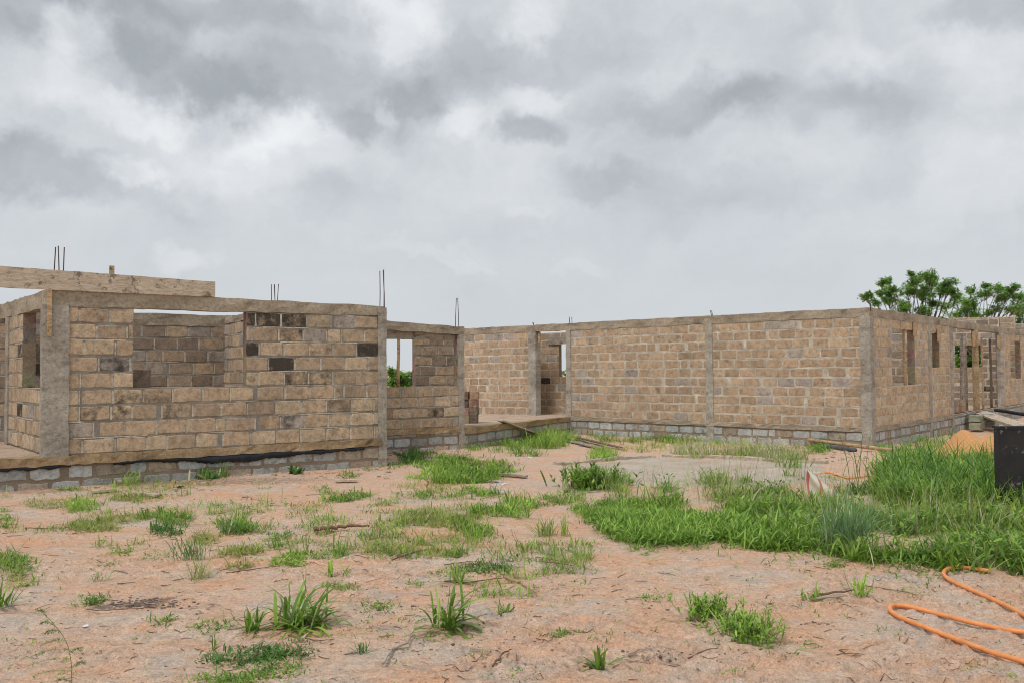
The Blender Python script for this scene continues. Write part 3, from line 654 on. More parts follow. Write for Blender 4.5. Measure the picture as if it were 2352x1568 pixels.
mb = MB(); wall_mesh(mb, wD2, .2, [(dS(2321) - k0, dS(2345) - k0, 4, 10.2)], [(.55, .41, .27), (.52, .38, .25)], PUR, .12, 0, .46, .03, .010, 1.1, 60); mb.build('wall', CMm, bC)
wDg = Wall(CD + Dd * D_end, CD + Dd * 26, (-.35, -.35), (.255, .255), 2.4)
mb = MB(); wall_mesh(mb, wDg, .2, (), GRY, DIRTY, .20, 0, .46, .04, .010, 1.1, 61); mb.build('foundation', FMm, bC)
for sD, ln, zt_, ops, sd_ in ((5.45, 6, zC1, [], 62), (8.1, 6, zC1, [], 63), (15.35, 7.2, 3.6, 'v', 64)):
    q1 = CD + Dd * sD - Dn * .21; wN = Wall(q1 - Cd * ln, q1, (zC0, zC0), (zt_, zt_), 11 if zt_ < 3.2 else 13)
    if ops == 'v': ops = [(wN.s_at(2186), wN.s_at(2254), 3.4, 9.9)]
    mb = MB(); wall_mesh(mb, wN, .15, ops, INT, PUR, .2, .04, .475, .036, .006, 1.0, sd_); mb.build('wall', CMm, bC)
floor_poly('floor_slab', bC, [CD + Dd * .1 - Dn * .1, CD + Dd * 26 - Dn * .1, CD + Dd * 26 - Dn * 8, CD + Dd * .1 - Dn * 8], .255, .1)
for (xa, xb, ya, yb) in ((2097, 2103.5, 741, 772), (2152, 2157.5, 756, 785), (2233, 2243, 762, 795), (2290, 2300, 771, 800)):
    mb = MB(); rbox(mb, lambda a, b, c: cl2.Z(a, c, b), dS(xa), dS(xb), .03, .06, cl2.z_at((xa + xb) / 2, yb), cl2.z_at((xa + xb) / 2, ya), 1, 1, 3, .004); mb.build('formwork_piece', MAT['wood'], bC)
rebar_px(bC, wC, (1303.5, 1307, 1309), 728, 3.2, r=.010); rebar_px(bC, wC, (1629, 1635), 713, 3.2, r=.010); rebar_px(bC, wF, (1221, 1224), 740, 3.2, r=.010); rebar_px(bC, wC, (1995, 1999), 695, 3.2, r=.012)

# timber props in the openings
def prop(px, pyt, pyb, w, off, r, label, m='wood', lean=0):
    w_ = Wall(w.p0 + w.nrm * off, w.p1 + w.nrm * off, w.zb, w.zt, w.n); a = w_.s_at(px, (pyt + pyb) / 2); p = w_.Z(a, 0, 0); z0 = w.z_at(px, pyb) - .06; z1 = w.z_at(px, pyt)
    o = MB(); tube(o, [(p[0] + lean * t + random.uniform(-.008, .008), p[1] + random.uniform(-.008, .008), z0 + (z1 - z0) * t) for t in (0, .2, .4, .6, .8, 1)], [r, r * .98, r, r * .93, r * .95, r * .9], 8)
    q = recentre(o.build('timber_prop', MAT[m])); tag(q, label, 'prop', 'timber props standing in the wall openings'); return q
prop(914.5, 777, 882, wB, -.1, .04, 'reddish round pole standing in the small opening of the recessed bay', lean=.01)
prop(2077, 737, 889, cl2, -.1, .042, 'squared timber prop in the tall window nearest the right corner')
prop(2207, 768, 947, cl2, -.25, .06, 'thick crooked peeled pole, the first from the left in the wide opening', 'greywood', .06)
prop(2218, 770, 946, cl2, -.35, .06, 'greyish straight pole just left of the square post in the wide opening', 'greywood')
prop(2257, 775, 948, cl2, -.1, .035, 'thin orange pole just right of the square post in the wide opening', 'wood')
prop(2276, 777, 946, cl2, -.15, .045, 'slim brown pole next to the last column of the wide opening', 'bark')
# far wall fragment rising behind
q0, q1 = at(2178, 780, 40), at(2333, 780, 40); wO = Wall(q0[:2], q1[:2], (-.3, -.3), (at(2178, 731, 40)[2], at(2333, 727, 40)[2]), 17)
bO = thing('block_wall', 'distant brown block wall rising above the ring beam at the far right', 'wall', (q0[0], q0[1], -.3))
mb = MB(); wall_mesh(mb, wO, .2, [(.3, 1.6, 8, 12)], BRN, PUR, .1, .05, .475, .03, .01, 1, 71); mb.build('courses', CMm, bO)
mb = MB(); wO2 = Wall(q1[:2], at(2420, 780, 41)[:2], (-.3, -.3), (3.75, 3.75), 15); wall_mesh(mb, wO2, .2, (), BRN, PUR, .1, .15, .475, .03, .01, 1, 72); mb.build('courses', CMm, bO)

# stack of blocks on the porch slab
def loose_block(p, ang, size=(.45, .15, .22), label='', name='sandcrete_block', cat='block', group=None, col=None, tilt=0, c0=(.45, .30, .19), m='block', seed=0):
    mb = MB(); c, s = math.cos(ang), math.sin(ang); ct, st = math.cos(tilt), math.sin(tilt)
    def f(a, b, cc): x, z = a * ct + cc * st, -a * st + cc * ct; return (p[0] + x * c - b * s, p[1] + x * s + b * c, p[2] + z)
    rbox(mb, f, -size[0] / 2, size[0] / 2, -size[1] / 2, size[1] / 2, 0, size[2], 4, 2, 3, .005, (*[q * random.uniform(.85, 1.1) for q in c0], random.uniform(0, .35)), seed=seed)
    o = recentre(mb.build(name, MAT[m])); return tag(o, label, cat, group)
base = at(1079, 900, 24.6); angE = math.atan2(Cd[1], Cd[0]); nm = ['bottom', 'second', 'third', 'top']
for r_ in range(4):
    for c_ in range(2):
        loose_block((base[0] - .12 + c_ * .245 + random.uniform(-.015, .015), base[1] + random.uniform(-.03, .03), .262 + r_ * .226), math.pi / 2 - .1 + random.uniform(-.06, .06), (.45, .222, .216),
                    f"block, {('left', 'right')[c_]} one in the {nm[r_]} layer of the stack behind the bay column", group='blocks stacked on the porch slab', seed=r_ * 7 + c_, c0=[(.40, .29, .2), (.16, .125, .10), (.44, .31, .21), (.26, .19, .14), (.15, .12, .1), (.36, .26, .18), (.22, .17, .13), (.47, .34, .23)][r_ * 2 + c_])

pb_ = at(1138, 985, 23.9); loose_block((pb_[0], pb_[1], float(gz(pb_[0], pb_[1]))), -.5, (.45, .22, .22), 'dirty grey block under the plank that leans on the porch', c0=(.33, .32, .30), seed=201)
loose_block((pb_[0] + .02, pb_[1], float(gz(pb_[0], pb_[1])) + .222), -.42, (.45, .22, .22), 'second grey block resting on the dirty one by the leaning plank', c0=(.36, .35, .33), seed=202)
pi_ = wA.s_at(320); mb = MB(); rbox(mb, lambda a, b, c: wA.Z(a, c, b), pi_ - .02, pi_ + .26, -.75, -.45, zsA, 1.80, 2, 2, 6, .006, (.24, .18, .14, .2), seed=9); mb.build('pier', MAT['block'], bA)
# block steps and plank at the wide opening
sp_ = lambda s, o, z: np.array(cl2.Z(s, z, o))
dA = math.atan2(Dd[1], Dd[0]); gs = 'loose grey blocks piled as steps by the wide opening'
stp = [(9.0, .35, -.24, 'lowest grey block beside the last left column at the wide opening'), (10.1, .55, -.24, 'grey step block on the ground in front of the square post'), (10.1, .45, -.01, 'upper grey step block in front of the square post'),
       (11.2, .9, -.24, 'outer grey block nearest the sand heap at the opening steps'), (11.9, .5, -.24, 'grey block beside the foot of the ramp plank'), (9.2, .3, -.01, 'upper grey block beside the last left column at the wide opening')]
for i, (s_, o_, z_, lb) in enumerate(stp): loose_block(sp_(s_, o_, z_), dA, (.62, .32, .2), lb, 'step_block', 'block', gs, c0=(.36, .35, .31), seed=90 + i)
for i, (s_, z_, lb) in enumerate(((8.75, .26, 'tan block on the slab under the first crooked pole'), (8.75, .47, 'upper tan block on the slab under the first crooked pole'), (9.6, .26, 'tan block on the slab under the greyish pole'), (9.6, .47, 'upper tan block on the slab under the greyish pole'))):
    loose_block(sp_(s_, -.28, z_), dA, (.42, .25, .2), lb, 'sandcrete_block', 'block', c0=(.44, .33, .23), seed=110 + i)
mb = MB(); board(mb, np.array(at(2246, 946, cl2.Z(11.4, 0, 0)[1])), np.array(at(2420, 1003, 22.5)), .55, .05, (0, 0, 1), seed=5)
tag(recentre(mb.build('ramp_plank', MAT['plank'])), 'wide weathered plank laid as a ramp from the slab toward the black panel', 'plank')
mb = MB(); tube(mb, spline([at(2286, 941, 30), at(2310, 944, 29.6), at(2352, 951, 29), at(2430, 960, 28)], 5), .06, 8); tag(recentre(mb.build('black_pipe', MAT['poly'])), 'black pipe lying along the slab at the far right opening', 'pipe')

# ================================================================== ground objects
# pale concrete pad with a low rim in the middle of the yard
pd = thing('concrete_pad', 'pale cracked concrete pad with a low rim in the middle of the yard', 'slab', G(1600, 1085))
corn = [G(1262, 1072), G(1490, 1051), G(1905, 1066), G(1930, 1105), G(1700, 1125), G(1330, 1112)]
mb = MB(); m_ = []
cpl = []
for i in range(6):
    a, b = corn[i], corn[(i + 1) % 6]
    for t in np.linspace(0, 1, 9)[:-1]: q = a * (1 - t) + b * t; q = q + np.array([random.uniform(-.06, .06), random.uniform(-.09, .09), 0]); cpl.append(q)
cen = sum(cpl) / len(cpl); vs = []; nr = 12
for r_ in range(nr + 1):
    for q in cpl: p = cen + (q - cen) * r_ / nr; vs.append((p[0], p[1], float(gz(p[0], p[1])) + .022 + .006 * float(vn(p[0] * 3, p[1] * 3)) - (.05 if r_ == nr else 0)))
n_ = len(cpl); mb.add(vs, [[r_ * n_ + i, r_ * n_ + (i + 1) % n_, (r_ + 1) * n_ + (i + 1) % n_, (r_ + 1) * n_ + i] for r_ in range(0, nr) for i in range(n_)], smooth=True); mb.build('screed', MAT['pad'], pd)
for (pa, pb) in (((1275, 1067), (1500, 1050)), ((1525, 1048), (1900, 1064))):
    mb = MB(); a, b = G(*pa), G(*pb); ln_ = np.linalg.norm(b - a); f_ = frame((a[0], a[1], float(gz(a[0], a[1])) - .02), (b[0] - a[0], b[1] - a[1], 0))
    rbox(mb, lambda u, v, w: (lambda q: (q[0], q[1] + .06 * float(vn(u * .9, 3)), float(gz(q[0], q[1])) + w * (.75 + 1.3 * abs(float(vn(u * 1.7, 8))))))(f_(u, v, 0)), 0, ln_, -.07, .07, -.03, .05, 50, 3, 2, .009, seed=3); mb.build('rim', MAT['pad'], pd)

def ghose(pxs, r, m=8, lift=0):
    P = spline([Gs(*q) for q in pxs], m); z = np.array([float(np.mean(gz(p[0] + np.array([-.1, 0, .1, 0]), p[1] + np.array([0, -.1, 0, .1])))) for p in P])
    kw = min(17, len(z) // 2 * 2 - 1); zp = np.pad(z, kw // 2, mode='edge'); z = np.convolve(zp, np.ones(kw) / kw, 'valid') if kw > 2 else z
    return [(p[0], p[1], zz_ + r * .8 + .012 + lift) for p, zz_ in zip(P, z)]
mb = MB()
A1 = ghose([(2275, 1322), (2240, 1319), (2205, 1315), (2180, 1317), (2168, 1326), (2172, 1337), (2195, 1352), (2240, 1372), (2300, 1396), (2352, 1422), (2420, 1462)], .018, 8)
A2 = ghose([(2480, 1482), (2352, 1464), (2250, 1447), (2160, 1424), (2095, 1408), (2058, 1403), (2044, 1409), (2052, 1422), (2080, 1437), (2140, 1460), (2210, 1486), (2280, 1513), (2352, 1536), (2440, 1568)], .019, 8)
loop_ = spline([A1[-1], (A1[-1][0] + .35, A1[-1][1] - .1, A1[-1][2]), (A2[0][0] + .25, A2[0][1] + .1, A2[0][2]), A2[0]], 6)
tube(mb, A1[:-1] + [tuple(p) for p in loop_] + A2[1:], .0165, 10)
tag(recentre(mb.build('orange_hose', MAT['hose'])), 'thick orange hose looping over the bare sand at bottom right', 'hose')
mb = MB(); tube(mb, ghose([(1868, 1098), (1885, 1089), (1905, 1087), (1925, 1093), (1950, 1099), (1985, 1096), (2030, 1094), (2090, 1094)], .012, 6), .013, 8)
tag(recentre(mb.build('thin_hose', MAT['hose'])), 'thin orange hose curving over bare soil beyond the woven sack', 'hose')
mb = MB(); tube(mb, ghose([(1880, 1206), (1874, 1198), (1884, 1190), (1905, 1186), (1935, 1186)], .014, 6, .06), .016, 8)
tag(recentre(mb.build('thin_hose', MAT['hose'])), 'short reddish bend of hose poking out of the thick grass', 'hose')
mb = MB(); p, q = G(1674, 997), G(2052, 1042); tube(mb, [p + (q - p) * t + np.array([0, .1 * math.sin(t * 5), .09 + .14 * (1 - t) ** 2]) for t in np.linspace(0, 1, 14)], .045, 8)
tag(recentre(mb.build('timber_pole', MAT['wood'])), 'long tan pole lying along the foot of the right building', 'pole')
mb = MB(); p, q = G(1862, 1024), G(1975, 1038); tube(mb, [p + (q - p) * t + np.array([0, .30 + .05 * math.sin(t * 4), .03]) for t in np.linspace(0, 1, 8)], .05, 10)
tag(recentre(mb.build('grey_pipe', MAT['pipe'])), 'dark grey pipe lying behind the long tan pole', 'pipe')
# planks in the yard
pk = 'planks lying in the weeds'
def gplank(a, b, w, label, t=.03, lift0=.02, lift1=.02, m='greywood', name='plank', up=(0, 0, 1), sd_=1):
    mb = MB(); p, q = G(*a), G(*b); p[2] += lift0; q[2] += lift1; board(mb, p, q, w, t, up, seed=sd_); return tag(recentre(mb.build(name, MAT[m])), label, 'plank', pk)
p = at(1148, 966, 23.6); q = G(1256, 1008); mb = MB(); board(mb, p, q + np.array([0, 0, .03]), .24, .035, seed=4); tag(recentre(mb.build('plank', MAT['plank'])), 'pale plank leaning from the porch slab down into the weeds', 'plank')
gplank((1300, 1013), (1392, 1033), .16, 'grey plank lying nearest in the pair beside the weeds', sd_=3); gplank((1318, 1008), (1425, 1031), .14, 'brown plank lying behind its pale neighbour in the weeds', m='bark', lift0=.06, lift1=.03, sd_=6)
gplank((1286, 1000), (1330, 1003), .18, 'short reddish board end beyond the pair of planks', m='wood', sd_=7)
gplank((970, 1058), (1012, 1060), .3, 'cracked pale board flat in the weeds below the recessed bay', sd_=8); gplank((955, 1042), (1000, 1040), .1, 'thin grey lath near the foot of the recessed bay', sd_=9)
gplank((1500, 1002), (1560, 1004), .1, 'thin grey board lying by the weeds under the long wall', sd_=10); gplank((208, 1134), (268, 1128), .09, 'short pale lath below the left foundation', .03, m='plank', sd_=11); gplank((305, 1136), (366, 1142), .08, 'thin lath half hidden by grass below the left foundation', m='plank', sd_=12)
gplank((262, 1098), (277, 1113), .07, 'small broken board tilted against rubble at the left foundation', m='greywood', lift0=.12, sd_=13); gplank((770, 1108), (820, 1107), .1, 'pale slat lying on the sand before the near building corner', m='plank', sd_=14)
gplank((906, 1040), (945, 1052), .09, 'weathered lath beside the near building corner', sd_=15); gplank((0, 1105), (14, 1085), .12, 'board leaning at the left frame edge against the foundation', .04, .0, .25, 'greywood', sd_=17)
gplank((1985, 1130), (2010, 1132), .1, 'scrap of board on the bare patch beside the sack', sd_=18); gplank((1145, 1092), (1210, 1098), .10, 'bleached slat on the sand beside the central weeds', sd_=19)
# orange sand heap
hp = G(2290, 1040); hp[0] += .25; hp[1] = 17.6; hp[0] = (2300 - 1176) / FPX * 17.6
vs = []; fs = []; nA, nR = 140, 50
for r_ in range(nR + 1):
    for a_ in range(nA):
        t = r_ / nR; th = 2 * math.pi * a_ / nA; rr = 1.65 * (1 + .18 * math.sin(th * 2 + .6) + .08 * math.sin(th * 5)); x = hp[0] + math.cos(th) * rr * t; y = hp[1] + math.sin(th) * rr * t * .75
        h = .58 * (1 - t) ** 1.1 + .30 * math.exp(-(((x - (hp[0] - .85)) / .24) ** 2 + ((y - hp[1]) / .4) ** 2)) + .16 * float(fbm(x * 2.6, y * 2.6, 3)) * (1 - t) + .03 * float(fbm(x * 14, y * 14, 6))
        vs.append((x, y, float(gz(x, y)) + h - .02 - (.08 if r_ == nR else 0)))
for r_ in range(nR):
    for a_ in range(nA): fs.append([r_ * nA + a_, (r_ + 1) * nA + a_, (r_ + 1) * nA + (a_ + 1) % nA, r_ * nA + (a_ + 1) % nA])
mb = MB(); mb.add(vs, fs, smooth=True); tag(recentre(mb.build('sand_heap', MAT['sand'])), 'heap of orange building sand behind the black panel', 'sand heap')
# black steel tank at the right edge
tk = thing('steel_panel', 'black painted steel gate panel with white scuffs standing upright in tall grass at right', 'panel', (6.7, 10.9, 0))
f_ = frame((6.07, 10.80, -.05), (1, -.02, 0))
mb = MB(); rbox(mb, f_, 0, 1.25, 0, .10, 0, 1.045, 4, 1, 4, .002, seed=1); mb.build('body', MAT['tank'], tk)
for (a0, a1, b0_, b1_) in ((-.012, 1.262, -.012, .112),):
    mb = MB(); rbox(mb, f_, a0, a1, b0_, b1_, 1.03, 1.062, 3, 1, 1, .001); mb.build('rim', MAT['tank'], tk)
# woven sack caught upright in the grass
sk = G(1900, 1152); mb = MB(); vs = []
for j in range(9):
    for i in range(9):
        u, v = i / 8, j / 8; wd = .42 * (1 - v * .93); vs.append((sk[0] - .24 + u * wd + v * .0, sk[1] + .05 * math.sin(u * 5 + v * 3) + v * .12, sk[2] + .05 + v * .36 + .02 * math.sin(u * 7)))
n0 = len(vs); vs += [(x, y + .035, z) for x, y, z in vs]
fs = [[j * 9 + i, j * 9 + i + 1, j * 9 + i + 10, j * 9 + i + 9] for j in range(8) for i in range(8)]; fs += [[q + n0 for q in f[::-1]] for f in fs]
bd = list(range(0, 9)) + [9 * j + 8 for j in range(1, 9)] + [72 + i for i in range(7, -1, -1)] + [9 * j for j in range(7, 0, -1)]
fs += [[bd[i], bd[i] + n0, bd[(i + 1) % len(bd)] + n0, bd[(i + 1) % len(bd)]] for i in range(len(bd))]
mb.add(vs, fs, smooth=True); tag(recentre(mb.build('woven_sack', MAT['sack'])), 'torn cream woven sack with red stripe sticking up from the grass', 'sack')
# small rubbish and stones
def scrap(px, py, s, m, label, name='litter', cat='litter'):
    g = G(px, py); mb = MB(); rs = random.Random(px * 31 + py); n = 7; vs = []
    for k, (zz_, sc) in enumerate(((0, .9), (.35, 1.0), (.7, .6))):
        for i in range(n): a = 6.283 * i / n + k * .3; r = s * sc * rs.uniform(.6, 1.1); vs.append((g[0] + r * math.cos(a), g[1] + r * .8 * math.sin(a), g[2] + s * zz_ * .7 * rs.uniform(.7, 1.2)))
    mb.add(vs, [[k * n + i, k * n + (i + 1) % n, (k + 1) * n + (i + 1) % n, (k + 1) * n + i] for k in (0, 1) for i in range(n)] + [[2 * n + i for i in range(n)]]); return tag(recentre(mb.build(name, MAT[m])), label, cat)
for a in [(563, 1142, .055, 'stone', 'brown lump of broken block on the sand, right of centre left', 'rubble_lump', 'rubble'), (1157, 1112, .05, 'white', 'white crumpled wrapper beside the central weeds'), (1140, 1108, .05, 'blue', 'blue crumpled wrapper beside the white one in the weeds'),
          (1218, 1051, .06, 'white', 'flat white plastic scrap on open sand below the porch'), (1535, 1022, .06, 'white', 'white plastic bag piece by the weeds under the long wall'), (1333, 1024, .06, 'blue', 'pale blue scrap beside the pair of planks'),
          (415, 1120, .07, 'poly', 'black plastic scrap on the sand below the left foundation'), (675, 1112, .03, 'white', 'tiny white chip on the sand under the membrane wall'), (197, 1438, .028, 'white', 'small pale flat stone in the left foreground'), (1234, 1388, .013, 'white', 'white pebble near the forked stick'),
          (1158, 1262, .014, 'white', 'white pebble beyond the seedling in mid foreground'), (25, 1020, .07, 'white', 'white rag on the porch floor at the left edge'), (883, 1040, .05, 'blue', 'blue scrap at the near building corner'), (720, 1175, .02, 'stone', 'brown pebble in the sparse weeds'), (1190, 1040, .03, 'stone', 'brown pebble below the porch'), (1400, 1465, .0, 'stone', '')]:
    if a[2] > 0: scrap(*a)
# rubble and chips (too many to count)
def rubble(name, n, boxes, smin, smax, m, lab=None):
    mb = MB(); rs = random.Random(5)
    for _ in range(n):
        (x0, x1, y0, y1) = rs.choice(boxes); px, py = rs.uniform(x0, x1), rs.uniform(y0, y1); g = G(px, py); s = rs.uniform(smin, smax) * (g[1] / 9) ** .5; vs = []
        for sx in (-1, 1):
            for sy in (-1, 1):
                for sz in (0, 1): vs.append((g[0] + sx * s * rs.uniform(.5, 1.2), g[1] + sy * s * rs.uniform(.4, 1), g[2] - s * .2 + sz * s * rs.uniform(.5, 1.0)))
        mb.add(vs, [[0, 1, 3, 2], [4, 6, 7, 5], [0, 4, 5, 1], [2, 3, 7, 6], [1, 5, 7, 3], [0, 2, 6, 4]])
    o = mb.build(name, MAT[m]); tag(o, lab, 'rubble', kind='stuff')
rubble('gravel', 700, [(0, 2352, 1180, 1568), (0, 1300, 1120, 1568)], .004, .011, 'stone', 'scattered small stones and dark crumbs on the sandy soil')
rubble('rubble', 420, [(0, 500, 1100, 1128), (500, 900, 1068, 1100), (890, 1080, 1028, 1060), (1700, 2040, 1035, 1060)], .01, .035, 'floor', 'broken mortar and chips along the foot of the walls')
def twiglets(name, n, lab):
    mb = MB(); rs = random.Random(12)
    for _ in range(n):
        px, py = rs.uniform(0, 2352), 1120 + 448 * rs.random() ** .9
        if px > 1350 and py < 1290: continue
        g = G(px, py); L_ = rs.uniform(.03, .16) * (g[1] / 8); a = rs.gauss(0, .5); r = rs.uniform(.0012, .0035) * (g[1] / 8) ** .5; p = []
        for t in (-.5, -.2, .15, .5):
            x = g[0] + math.cos(a) * L_ * t; y = g[1] + math.sin(a) * L_ * t + rs.uniform(-.1, .1) * L_; p.append((x, y, float(gz(x, y)) + r * .8 + rs.random() * .006))
        tube(mb, p, [r, r, r * .8, r * .5], 4)
    tag(mb.build(name, MAT['twig']), lab, 'twigs', kind='stuff')
twiglets('twig_litter', 420, 'short dry stalks and root bits scattered over the sand')
def clods():
    mb = MB(); rs = random.Random(31)
    for (cx, cy, rx, ry, n) in [(330, 1385, 110, 12, 260), (1560, 1500, 200, 14, 34), (1180, 1480, 160, 18, 22), (1920, 1305, 60, 14, 14), (1620, 1285, 40, 8, 8), (1000, 1395, 160, 14, 30), (1480, 1390, 160, 30, 10), (1880, 1430, 60, 8, 8)]:
        for _ in range(n):
            g = G(cx + rs.gauss(0, rx * .5), cy + rs.gauss(0, ry * .5)); s_ = .003 + .011 * rs.random() ** 2; n_ = 5; vs = []
            for zz_, sc in ((-.3, 1), (.25, .85), (.5, .5)):
                for i in range(n_): a = 6.283 * i / n_ + zz_; r = s_ * sc * rs.uniform(.35, 1.5); vs.append((g[0] + r * math.cos(a) * 1.3, g[1] + r * math.sin(a), g[2] + s_ * zz_))
            mb.add(vs, [[k * n_ + i, k * n_ + (i + 1) % n_, (k + 1) * n_ + (i + 1) % n_, (k + 1) * n_ + i] for k in (0, 1) for i in range(n_)] + [[2 * n_ + i for i in range(n_)]])
    tag(mb.build('soil_clods', MAT['clod']), 'dark crumbly clods of damp soil and charcoal on the sand', 'clods', kind='stuff')
clods()
# twigs and branches
tg = 'dry twigs on the sand'
def twig(pxs, r, label, m='twig', fork=None):
    mb = MB(); pts = ghose(pxs, r, 5); pts = [(x + random.uniform(-1, 1) * r * .6, y, z + random.uniform(0, 1) * r) for x, y, z in pts]; k = len(pts)
    tube(mb, pts, [r * (1 - .6 * i / k) for i in range(k)], 6)
    if fork: tube(mb, ghose(fork, r * .7, 5), r * .6, 6)
    return tag(recentre(mb.build('twig', MAT[m])), label, 'twig', tg)
twig([(718, 1222), (760, 1221), (810, 1219), (850, 1218)], .026, 'thick fallen branch lying in the sparse weeds'); twig([(1172, 1342), (1200, 1352), (1232, 1370)], .013, 'forked brown stick in the middle foreground', 'wood', [(1182, 1345), (1160, 1335)])
twig([(880, 1530), (905, 1500), (935, 1490), (950, 1470)], .010, 'crooked pale root standing out at bottom centre', 'greywood'); twig([(1130, 1545), (1155, 1520), (1175, 1508)], .008, 'short brown stick at the bottom centre of the sand')
twig([(1870, 1382), (1920, 1375), (1962, 1370)], .011, 'bundle stick lying under the small tuft at right'); twig([(1875, 1390), (1915, 1384), (1945, 1382)], .010, 'second stick lying in front of its twin under the small tuft', 'greywood')
twig([(2235, 1503), (2290, 1515), (2352, 1530)], .006, 'long thin dark stem lying below the orange hose'); twig([(1960, 1354), (2010, 1358), (2070, 1366), (2110, 1376)], .005, 'thin runner stem stretching right from the small tuft')
twig([(1020, 1345), (1085, 1345), (1150, 1338), (1175, 1340)], .006, 'long thin stem behind the forked stick'); twig([(1245, 1295), (1290, 1300), (1330, 1304)], .006, 'thin stick beyond the central seedling')
twig([(1230, 1285), (1270, 1290), (1335, 1303)], .004, 'fine stalk crossing the thin stick'); twig([(905, 1290), (950, 1276), (1000, 1268), (1010, 1278)], .008, 'arched dry stem over the yellowish weeds'); twig([(200, 1403), (260, 1406), (350, 1402)], .005, 'dark root along the moist streak on the left')
twig([(520, 1322), (590, 1315), (640, 1310)], .006, 'slender dry stem in front of the feathery tufts'); twig([(60, 1215), (110, 1216), (160, 1214)], .006, 'thin stick among the left weeds'); twig([(1500, 1260), (1560, 1252), (1620, 1250)], .005, 'thin stalk along the near edge of the thick grass')
twig([(1930, 1500), (1945, 1512), (1975, 1514)], .005, 'small hooked twig on the right sand'); twig([(620, 1440), (700, 1446), (760, 1430)], .006, 'thin root beside the biggest broad-leaved tuft'); twig([(1020, 1305), (1060, 1300), (1105, 1300)], .005, 'fine stem under the low creeping weed')
twig([(700, 1478), (735, 1482), (770, 1478)], .004, 'fine dark twig under the biggest tuft'); twig([(1580, 1520), (1610, 1510), (1650, 1505)], .006, 'dark twig in front of the leafy right weed')

# ------------------------------------------------------------------ vegetation
def blades(base, az, ln, wd, lean, droop, col, seg=4, z0=None):
    """arrays of blades -> verts, quads, colours"""
    n = len(az); t = np.linspace(0, 1, seg + 1)[None, :]
    dx, dy = np.cos(az)[:, None], np.sin(az)[:, None]
    ang = lean[:, None] + droop[:, None] * t ** 1.3
    st = ln[:, None] / seg
    h = np.concatenate([np.zeros((n, 1)), np.cumsum(np.sin(ang[:, :-1]) * st, 1)], 1); v = np.concatenate([np.zeros((n, 1)), np.cumsum(np.cos(ang[:, :-1]) * st, 1)], 1)
    cx = base[:, 0:1] + dx * h; cy = base[:, 1:2] + dy * h; cz = base[:, 2:3] + v
    tw = RNG.uniform(-.9, .9, n)[:, None]; sx = -np.sin(az)[:, None] * np.cos(tw) + dx * np.sin(tw) * .6; sy = np.cos(az)[:, None] * np.cos(tw) + dy * np.sin(tw) * .6
    prof = np.array([.55, .95, 1.0, .7, .06]) if seg == 4 else np.interp(np.linspace(0, 1, seg + 1), [0, .3, .6, .85, 1], [.5, .95, 1, .7, .05])
    w = wd[:, None] * prof[None, :] * .5
    Lf = np.stack([cx - sx * w, cy - sy * w, cz], -1); Rt = np.stack([cx + sx * w, cy + sy * w, cz + w * .25], -1)
    V = np.stack([Lf, Rt], 2).reshape(n, -1, 3); k = (seg + 1) * 2
    i = np.arange(seg)[None, :] * 2 + np.arange(n)[:, None] * k
    F = np.stack([i, i + 1, i + 3, i + 2], -1).reshape(-1, 4)
    g = (.80 + .38 * np.linspace(0, 1, seg))[None, :, None]
    C = np.clip(col[:, None, :] * np.ones_like(g), 0, 1); C = C.reshape(-1, 3)
    return V.reshape(-1, 3), F, C
def mesh_np(name, V, F, C, m, parent=None):
    me = bpy.data.meshes.new(name); me.vertices.add(len(V)); me.vertices.foreach_set('co', (V - np.array(parent_loc(parent))).astype(np.float32).ravel())
    me.loops.add(F.size); me.loops.foreach_set('vertex_index', F.ravel().astype(np.int32)); me.polygons.add(len(F))
    me.polygons.foreach_set('loop_start', np.arange(0, F.size, 4, dtype=np.int32)); me.polygons.foreach_set('loop_total', np.full(len(F), 4, np.int32)); me.update(calc_edges=True)
    me.polygons.foreach_set('use_smooth', np.ones(len(F), bool)); me.materials.append(MAT[m])
    ca = me.color_attributes.new('bc', 'FLOAT_COLOR', 'CORNER'); cc = np.ones((len(F) * 4, 4), np.float32); cc[:, :3] = np.repeat(C, 4, axis=0); ca.data.foreach_set('color', cc.ravel())
    o = bpy.data.objects.new(name, me); COL.objects.link(o)
    if parent is not None: o.parent = parent
    return o
class Acc:
    def __init__(s): s.V = []; s.F = []; s.C = []; s.n = 0
    def add(s, V, F, C): s.V.append(V); s.F.append(F + s.n); s.C.append(C); s.n += len(V)
    def build(s, name, m='grass', parent=None): return mesh_np(name, np.concatenate(s.V), np.concatenate(s.F), np.concatenate(s.C), m, parent)
PALG = {'green': np.array([[.22, .37, .06], [.15, .28, .045], [.29, .45, .075], [.19, .34, .06]]), 'yellow': np.array([[.38, .43, .12], [.30, .38, .085], [.44, .44, .18], [.24, .35, .065]]),
        'dark': np.array([[.12, .25, .06], [.15, .29, .07], [.10, .21, .05]]), 'bright': np.array([[.31, .50, .085], [.26, .44, .07], [.39, .56, .12]]), 'blue': np.array([[.20, .34, .15], [.23, .37, .18]]), 'straw': np.array([[.56, .52, .36], [.62, .58, .44]])}
def pcol(p, n): P_ = PALG[p]; return P_[RNG.integers(0, len(P_), n)] * RNG.uniform(.75, 1.25, (n, 1))
def Gv(px, py):                   # vectorised ground hit
    v = np.stack([(px - 1176) / FPX, (784 - py) / FPX, -np.ones_like(px)], -1) @ CR.T; v = v / v[:, 1:2]
    Y = np.clip(-CAMZ / np.minimum(v[:, 2], -.01), 2, 60)
    for _ in range(12): z = gz(v[:, 0] * Y, Y); Y = .5 * Y + .5 * np.clip((z - CAMZ) / np.minimum(v[:, 2], -.01), 2, 60)
    X = v[:, 0] * Y; return np.stack([X, Y, gz(X, Y)], -1)
